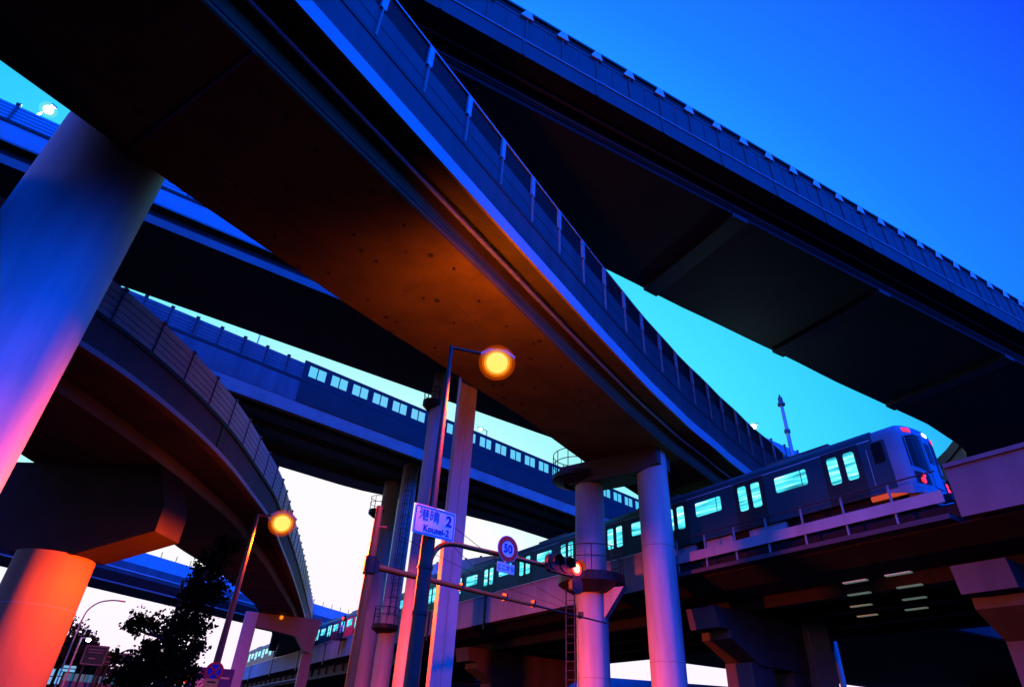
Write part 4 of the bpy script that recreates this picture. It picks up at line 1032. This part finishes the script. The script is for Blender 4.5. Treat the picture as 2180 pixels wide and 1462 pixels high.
def make_car(lead, label, wrap=False):
    t = thing('train_car', (0, 0, 0), label, 'train car', 'cars of the metro train')
    x1 = -.05 if not lead else -.9
    shell([(-CARL, HW, .85, 3.42, 3.66), (x1, HW, .85, 3.42, 3.66)], 'car_body', M['train'], t)
    shell([(-CARL+.1, HW*.93, 3.45, 3.52, 3.70), (x1-.15, HW*.93, 3.45, 3.52, 3.70)], 'roof', M['train_roof'], t)
    for xx in (-4.6, -13.6):
        m_ = MB(); m_.box((xx, 0, 3.76), (3.2, 1.9, .22)); m_.build('air_conditioner', M['train_roof'], t, bevel=.04)
    m_ = MB(); m_.box((-CARL/2, 0, .62), (CARL-1.2, 2.3, .42)); m_.build('underframe', M['under'], t)
    for xx in (-3.2, -CARL+3.2):
        m_ = MB()
        for dx in (-1.05, 1.05):
            for s_ in (-1, 1): m_.tube([Vector((xx+dx, s_*.66, .43)), Vector((xx+dx, s_*.78, .43))], .43, 18)
            m_.tube([Vector((xx+dx, -.7, .43)), Vector((xx+dx, .7, .43))], .08, 8)
        m_.box((xx, 0, .5), (2.6, 1.9, .18)); m_.build('bogie', M['under'], t)
    m_ = MB()
    for xx, L in ((-6.6, 2.0), (-9.4, 1.6), (-12.0, 2.2)): m_.box((xx, -1.1, .55), (L, .4, .55))
    m_.build('equipment_box', M['skirt'], t)
    for side in (-1, 1):
        yo = side*HW
        for dx in DOORS:
            m_ = MB(); rr_panel(m_, -dx, 2.02, 1.72, 2.34, yo, .02, .015, side); d = m_.build('door', M['train_dark'], t)
            for k in (-.385, .385):
                m_ = MB(); rr_panel(m_, -dx+k, 2.34, .47, 1.2, yo + side*.0155, .09, .012, side); m_.build('door_window', M['train_window'], d)
            m_ = MB(); m_.box((-dx, yo + side*.018, 2.02), (.03, .012, 2.3)); m_.build('door_seam', M['black'], d)
        for wx in WINS:
            m_ = MB(); rr_panel(m_, -wx, 2.48, 1.62, .72, yo, .08, .02, side); m_.build('window', M['train_window'], t)
            m_ = MB(); m_.box((-wx + .55, yo + side*.03, 2.48), (.03, .02, .70)); m_.build('window_bar', M['train'], t)
        m_ = MB(); rr_panel(m_, -17.95, 2.25, .32, .34, yo, .04, .015, side); m_.build('number_plate', M['black_ink'], t)
        if not lead:
            m_ = MB(); rr_panel(m_, -.55, 2.48, .55, .72, yo, .06, .02, side); m_.build('window', M['train_window'], t)
        m_ = MB(); m_.box((-CARL/2 - .3, yo + side*.008, 3.18), (CARL-1.4, .012, .05)); m_.build('rain_gutter', M['fascia'], t)
        if wrap:
            for wx in (4.79, 9.57):
                m_ = MB(); rr_panel(m_, -wx, 1.98, 2.9, 2.2, yo, .02, .006, side); m_.build('red_wrap', M['train_red'], t)
    m_ = MB(); m_.box((-CARL-.25, 0, 2.0), (.5, 1.5, 2.3)); m_.build('gangway', M['under'], t)
    if lead:
        # rounded, slightly raked nose
        plan = [(0, 1.0), (.17, .95), (.3, .87), (.4, .72), (.47, .5), (.505, .25), (.515, .02)]
        st = [(-.9, HW, .85, 3.42, 3.66), (-.3, HW, .7, 3.42, 3.66)] + [(x, HW*w, .6, 3.42 - .3*x, 3.66 - .35*x) for x, w in plan]
        shell(st, 'nose', M['train_front'], t)
        def nx(y):
            w = abs(y)/HW
            for (xa, wa), (xb, wb) in zip(plan, plan[1:]):
                if wb <= w <= wa: return xb + (xa-xb)*(w-wb)/(wa-wb)
            return .515 if w < .02 else 0
        def fcurve(ys, lo, hi, name, mat, out=.012, n=10):
            """panel lying on the curved front between lateral limits, lo/hi give its bottom and top"""
            yy = rng(ys[0], ys[1], n); m2 = MB()
            L_ = lambda f: [Vector((nx(y) + out, y, f(y) if callable(f) else f)) for y in yy]
            B_ = lambda f: [Vector((nx(y) - .05, y, f(y) if callable(f) else f)) for y in yy]
            m2.quad_strip([L_(lo), L_(hi), B_(hi), B_(lo)], True, True); return m2.build(name, mat, t)
        for s_ in (-1, 1):
            fcurve(sorted((s_*1.27, s_*.42)), lambda y: 1.5 + .25*(abs(y)-.42), lambda y: 3.14 - .35*max(0, abs(y)-.8), 'windscreen', M['train_black'])
            fcurve(sorted((s_*1.25, s_*.55)), lambda y: .98, lambda y: 1.36 + .1*abs(y), 'lamp_panel', M['train_black'])
            for y_, cz, r_ in ((.98, 1.12, .13), (.9, 1.33, .09)):
                m2 = MB(); m2.prism(disc(r_, 16), (nx(y_) - .03, s_*y_, cz), (0, 1, 0), UP, .07); m2.build('tail_lamp', M['tail_red'], t)
            fcurve(sorted((s_*1.2, s_*.86)), 3.2, 3.37, 'upper_tail_lamp', M['tail_red'], .02)
        fcurve((-.32, .32), .95, 3.2, 'front_door', M['train_front'], .03)
        fcurve((-.22, .22), 2.0, 2.9, 'door_window', M['train_black'], .036)
        fcurve((.0, .34), 3.26, 3.40, 'destination_sign', M['head_white'], .034)
        fcurve((.7, .95), 1.75, 2.2, 'windscreen_notice', M['fascia'], .02)
        m_ = MB(); m_.box((.12, 0, .45), (.7, 2.4, .5)); m_.build('skirt', M['train_front'], t, bevel=.08)
        m_ = MB(); m_.box((.6, 0, .55), (.5, .3, .28)); m_.build('coupler', M['under'], t)
        for side in (-1, 1):
            m_ = MB(); rr_panel(m_, -.78, 2.0, .72, 2.1, side*HW, .05, .014, side); d = m_.build('cab_door', M['train'], t)
            m_ = MB(); rr_panel(m_, -.78, 2.55, .46, .9, side*HW + side*.0145, .06, .012, side); m_.build('door_window', M['train_black'], d)
            m_ = MB(); m_.box((-1.22, side*(HW+.03), 2.0), (.03, .03, 1.6)); m_.build('grab_rail', M['steel'], d)
            m_ = MB(); m_.box((-.85, side*1.30, .80), (1.5, .12, .28)); m_.build('amber_step', M['amber_dim'], t)
    return t
def place_car(t, s0):
    a = FR.pt(rs(s0), HW, RAILZ); b = FR.pt(rs(s0 + CARL), HW, RAILZ)
    d = a - b; t.location = a; t.rotation_euler = (0, 0, math.atan2(d.y, d.x))
    return t
car = make_car(True, 'leading train car at right with the rounded cab front and red lamps')
place_car(car, -.1)
mid = make_car(False, 'second train car, seen between the two thick round columns and the speed sign')
place_car(mid, 18.8)
def relabel(t, l): t['label'] = l; return t
place_car(relabel(copy_tree(mid), 'third train car, passing behind the slim rectangular column and the dark lamp pole'), 37.7)
place_car(make_car(False, 'fourth train car with two bright red wrapped panels, left of the tan pole', True), 56.6)
place_car(relabel(copy_tree(mid), 'fifth train car, small and pale, right of the end of the train'), 75.5)
place_car(relabel(copy_tree(mid), 'last and farthest train car, bleached by the bright sky at left'), 94.4)

# ================================================================== TREES
def tree(base, h, trunk_h, blobs, nleaf, ls, label, name='tree', mat='leaf', limb=True, group=None, seed=1):
    rnd = random.Random(seed)
    t = thing(name, base, label, 'tree', group)
    m_ = MB(); top = base + Vector((rnd.uniform(-.2, .2), 0, h*.86))
    m_.tube(catmull([base, base + Vector((.05, 0, trunk_h)), base.lerp(top, .6) + Vector((.12, .1, 0)), top], 12), [h*.022*(1-.8*i/11) + .012 for i in range(12)], 9)
    for (dx, dy, dz, r) in blobs:
        c = base + Vector((dx, dy, dz)); q = base + Vector((.03, 0, max(trunk_h*.8, min(dz-r*.9, h*.8))))
        m_.tube(catmull([q, q.lerp(c, .5) + Vector((0, 0, -.12*r)), c], 7), [h*.009*(1-.75*i/6) + .006 for i in range(7)], 6)
    m_.build('trunk', M['bark'], t, True)
    m_ = MB(); tot = sum(b[3]**2 for b in blobs)
    for (dx, dy, dz, r) in blobs:
        n = int(nleaf*r*r/tot); c = base + Vector((dx, dy, dz))
        # twigs with leaves along them: uneven outline and gaps
        nt = max(6, n//26)
        for k in range(nt):
            d = Vector((rnd.gauss(0, 1), rnd.gauss(0, 1), rnd.gauss(.15, .9))).normalized()
            L = r*rnd.uniform(.55, 1.25)
            for j in range(26):
                f = rnd.random()**.6
                p = c + d*L*f + Vector((rnd.gauss(0, 1), rnd.gauss(0, 1), rnd.gauss(0, 1)))*r*.13
                u = Vector((rnd.gauss(0, 1), rnd.gauss(0, 1), rnd.gauss(0, 1))).normalized(); w = u.orthogonal().normalized()
                w = (Matrix.Rotation(rnd.random()*6.28, 3, u) @ w)*ls*rnd.uniform(.6, 1.25); v = u.cross(w)*rnd.uniform(.6, .95)
                b = len(m_.v); m_.v += [tuple(p - w*.5), tuple(p + v*.5), tuple(p + w*.55), tuple(p - v*.5)]; m_.f.append((b, b+1, b+2, b+3))
    m_.build('crown', M[mat], t)
    return t
bt = polar(-25.6, 22.0)
tree(bt, 6.3, 1.9, [(.0, 0, 3.1, .85), (-.75, .2, 2.9, .6), (.55, -.1, 3.2, .6), (.15, .2, 4.1, .8), (.65, 0, 4.2, .5), (-.75, -.2, 4.1, .42), (.4, .1, 5.0, .72), (.75, .2, 5.3, .5), (.7, 0, 5.95, .6), (.95, .1, 6.6, .42),
               (-1.25, .1, 4.05, .28), (-1.0, 0, 2.75, .4), (.55, .1, 2.75, .4), (-.45, 0, 2.7, .5), (-1.35, .1, 3.3, .25), (.3, .3, 5.7, .42), (-.45, .1, 3.6, .4), (.85, .1, 3.6, .35), (.9, 0, 2.9, .35)], 14000, .115,
     'dark leafy street tree in silhouette, in front of the curved ramp', 'street_tree', 'leaf', seed=4)
gb = 'trees far down the road'
for i, (az, D, h, w, lab) in enumerate(((-33.6, 64, 9.0, 2.9, 'broad dark tree behind the short lamp post, left of the street tree'), (-31.2, 66, 8.0, 2.1, 'dark tree at the right of the far clump, next to the street tree crown'),
                               (-36.2, 62, 8.3, 2.5, 'dark tree half hidden by the orange pier'), (-29.4, 70, 5.8, 1.6, 'low dark tree seen through the street tree branches'))):
    b = polar(az, D)
    tree(b, h, 1.8, [(0, 0, h*.72, w*.8), (-w*.8, 0, h*.62, w*.75), (w*.8, .3, h*.66, w*.75), (-w*.3, .4, h*.86, w*.55), (w*.4, 0, h*.85, w*.55), (w*1.3, 0, h*.5, w*.5), (-w*1.2, 0, h*.45, w*.6), (0, .5, h*.45, w*.8)],
         9000, .30, lab, 'far_tree', 'leaf_dark', group=gb, seed=20+i)

# ================================================================== STREET AT LOWER LEFT
def facing(c):
    """axes of a board at c that faces the camera's side of the road"""
    n = Vector((-c.x, -c.y, 0)).normalized(); n = (n + Vector((.0, -.35, 0))).normalized()
    x = Vector((-n.y, n.x, 0)); x = x if x.x > 0 else -x
    return x, x.cross(UP)
def guide_sign(c, w, h, label, extra):
    x, n = facing(c); t = thing('guide_sign', c, label, 'road sign', 'green guide signs over the road')
    m_ = MB(); m_.prism(rrect(w, h, .08), c, x, UP, .05); m_.build('sign_board', M['sign_green'], t)
    ring_poly(rrect(w-.1, h-.1, .06), rrect(w-.2, h-.2, .05), c + n*.052, x, UP, .006, 'sign_border', M['fascia_dim'], t)
    m_ = MB()
    for (u, v, ww, hh) in extra: m_.box(c + n*.056 + x*u + UP*v, (ww, hh, .006), x, n)
    if extra: m_.build('sign_marking', M['fascia_dim'], t)
    m_ = MB()
    for u in (-w*.3, w*.3): m_.tube([c + x*u - n*.15 + UP*-(c.z), c + x*u - n*.15 + UP*h*.4], .08, 8)
    m_.build('post', M['black'], t)
    return t
guide_sign(Vector((-28.42, 49.40, 5.74)), 1.52, 1.29, 'dark green guide sign with faint boxed lettering, left of the pair', [(0, .36, 1.0, .05), (0, .18, .9, .05), (-.1, -.2, .4, .07)])
guide_sign(Vector((-27.13, 50.16, 5.70)), 1.75, 0.72, 'wide dark green guide sign with a pale outline and an arrow', [(-.5, .05, .35, .06), (.25, .12, .7, .04), (.25, -.08, .6, .04)])
guide_sign(Vector((-25.88, 50.81, 5.48)), 0.84, 0.46, 'smallest dark green sign, by the street tree', [(0, .05, .4, .05)])
# truss gantry
c0 = Vector((-28.27, 50.54, 0)); c1 = Vector((-23.86, 52.90, 0)); gx = (c1-c0).normalized()
t = thing('sign_gantry', c0, 'dark lattice gantry across the far road', 'gantry')
m_ = MB()
for z in (5.21, 4.60): m_.tube([c0 + UP*z, c1 + UP*z], .06, 6)
m_.build('chord', M['black'], t)
m_ = MB(); L = (c1-c0).length; n = 9
for i in range(n):
    a = c0 + gx*L*i/n; b = c0 + gx*L*(i+.5)/n; c_ = c0 + gx*L*(i+1)/n
    m_.tube([a + UP*4.60, b + UP*5.21], .035, 5); m_.tube([b + UP*5.21, c_ + UP*4.60], .035, 5); m_.tube([a + UP*4.60, a + UP*5.21], .03, 5)
m_.build('lattice', M['black'], t)
for q in (c0, c1):
    m_ = MB(); m_.tube([q, q + UP*5.4], .12, 8); m_.build('leg', M['black'], t)
# pale topped wall
t = thing('noise_wall', Vector((-29, 52.5, 0)), 'roadside wall with a pale greenish upper strip above dark blue', 'wall')
a = Vector((-31.2, 51.3, 0)); b = Vector((-26.5, 53.9, 0)); wx = (b-a).normalized()
m_ = MB(); m_.box((a+b)/2 + UP*2.1, ((b-a).length, .15, 4.2), wx); m_.build('lower_panel', M['wall_blue'], t)
m_ = MB(); m_.box((a+b)/2 + UP*4.45, ((b-a).length, .12, .48), wx); m_.build('upper_strip', M['strip_glow'], t)
m_ = MB()
for k in range(9): m_.box(a.lerp(b, k/8) + UP*4.45 - Vector((-wx.y, wx.x, 0))*.09, (.06, .06, .5), wx)
m_.build('post', M['black'], t)
# lit boards by the orange pier
for (x_, y_, z_, w, h, lab) in ((-29.25, 46.55, 4.15, .5, .9, 'upright lit cyan board just right of the orange pier'), (-28.75, 46.85, 4.2, .28, .9, 'narrower lit cyan board next to the first one'),
                                (-27.9, 46.2, 4.62, .75, .36, 'blue lit camera shaped box on the short lamp post')):
    c = Vector((x_, y_, z_)); x, n = facing(c); t = thing('lit_board', c, lab, 'board')
    m_ = MB(); m_.prism(rrect(w, h, .04), c, x, UP, .08); m_.build('panel', M['sign_lit'], t)
    ring_poly(rrect(w+.08, h+.08, .05), rrect(w-.01, h-.01, .04), c, x, UP, .1, 'frame', M['black'], t)
    m_ = MB(); m_.box(c + n*.09, (w, .06, .02), x, n); m_.build('divider', M['black'], t)
    m_ = MB(); m_.tube([Vector((c.x, c.y, 0)) - n*.05, c - UP*h/2 - n*.05], .05, 8); m_.build('post', M['black'], t)
# red signals down the road
def small_signal(c, label, r=.17):
    x, n = facing(c); t = thing('traffic_signal', c, label, 'traffic light', 'traffic lights showing red')
    m_ = MB(); m_.prism(rrect(1.2, .42, .14), c - x*.38, x, UP, .14); m_.build('signal_body', M['black'], t)
    for i in range(3):
        m_ = MB(); m_.prism(disc(r, 20), c - x*.4*i + n*.141, x, UP, .03); m_.build('lens', M['red_light'] if i == 0 else M['black_ink'], t)
    m_ = MB(); m_.tube([c - x*.9 - n*.1 + UP*-(c.z), c - x*.9 - n*.1 + UP*.1, c - n*.05 + UP*.1], .06, 8); m_.build('post', M['black'], t)
    point('signal_glow', t, c + n*.5, 12, (1, .05, .03), .1)
small_signal(Vector((-28.2, 53.6, 5.02)), 'far red traffic light shining in front of the lattice gantry', .24)
small_signal(Vector((-17.98, 41.25, 4.12)), 'red traffic light low at the foot of the street tree', .2)
# blue board with a white round emblem
c = Vector((-22.4, 55.6, 4.9)); x, n = facing(c)
t = thing('billboard', c, 'dark blue roadside board with a white round emblem and small pale lettering', 'billboard')
m_ = MB(); m_.prism(rrect(3.4, 1.9, .05), c, x, UP, .12); m_.build('board', M['blue_ink'], t)
m_ = MB(); m_.prism(disc(.37, 28), c + n*.121 + x*-.55 + UP*-.2, x, UP, .012); m_.build('emblem_disc', M['white'], t)
ring_poly(disc(.30, 28), disc(.24, 28), c + n*.134 + x*-.55 + UP*-.2, x, UP, .006, 'emblem_ring', M['blue_ink'], t)
m_ = MB(); m_.box(c + n*.137 + x*-.55 + UP*-.2, (.36, .1, .006), x*.8 + UP*.6, n); m_.build('emblem_mark', M['blue_ink'], t)
text_mesh('lettering', 'Kina', .42, M['white'], t, c + n*.125 + x*-1.3 + UP*.1, x, UP, .004)
m_ = MB()
for (u, v, w_) in ((-1.0, .55, .8), (.2, .45, .9), (1.1, .3, .7)): m_.box(c + n*.124 + x*u + UP*v, (w_, .12, .006), x, n)
m_.build('pale_strip', M['panel_pale'], t)
m_ = MB()
for u in (-1.3, 1.3): m_.tube([c + x*u - n*.1 - UP*c.z, c + x*u - n*.1 + UP*.8], .1, 8)
m_.build('post', M['black'], t)
# dark low buildings closing the far street
for (az, D, w, d_, h, lab) in ((-35.5, 90, 16, 10, 6.2, 'dark low building behind the far trees, with a few lit windows'), (-24.0, 96, 14, 10, 5.6, 'dark low shed behind the street tree')):
    c = polar(az, D); x, n = facing(c); t = thing('building', c, lab, 'building', 'low buildings down the road')
    m_ = MB(); m_.box(c + UP*h/2, (w, d_, h), x); m_.build('wall', M['panel_deep'], t)
    m_ = MB(); m_.box(c + UP*(h+.15), (w+.6, d_+.6, .3), x); m_.build('roof', M['black'], t)
    for k in range(4):
        m_ = MB(); m_.box(c + n*(d_/2+.02) + x*(-w*.35 + k*w*.22) + UP*(h*.62 + .3*(k % 2)), (1.1, .5, .05), x, n); m_.build('window', M['city'] if k != 2 else M['black'], t)

# ================================================================== LOW ROAD AND BLOCK AT LOWER RIGHT
F8 = Frame((-.45, .893), 39.0, rng(39, 130, 20))
if F8.T.x < 0: F8.T = -F8.T
S8 = thing('highway_viaduct', F8.pt(60, 5, 0), 'dark low road beyond the railway at lower right, one dim blue edge', 'viaduct', 'elevated roads of the interchange')
F8.loft([(-6, 12.0), (-6, 12.5), (27, 12.5), (27, 12.0), (25, 11.3), (-4, 11.3)], 'deck_slab', M['under'], S8)
F8.loft([(-6.1, 12.1), (-6.1, 13.7), (-5.9, 13.7), (-5.9, 12.502)], 'parapet', M['panel_s2'], S8)
p = F8.pt(96, 5, 0)
m_ = MB(); m_.box(p + UP*5.64, (3, 14, 11.28), F8.T); m_.build('pier', M['girder'], S8)
F9 = Frame((-.17, .985), 84.0, rng(5, 70, 12))
if F9.T.x < 0: F9.T = -F9.T
S9 = thing('highway_viaduct', F9.pt(20, 3, 0), 'thin far road with a blue barrier, glimpsed between the two thick columns', 'viaduct', 'elevated roads of the interchange')
F9.loft([(0, 7.9), (0, 8.5), (9, 8.5), (9, 7.9)], 'deck_slab', M['girder'], S9)
F9.loft([(-.1, 8.3), (-.1, 9.7), (.1, 9.7), (.1, 8.502)], 'parapet', M['panel_pale'], S9)
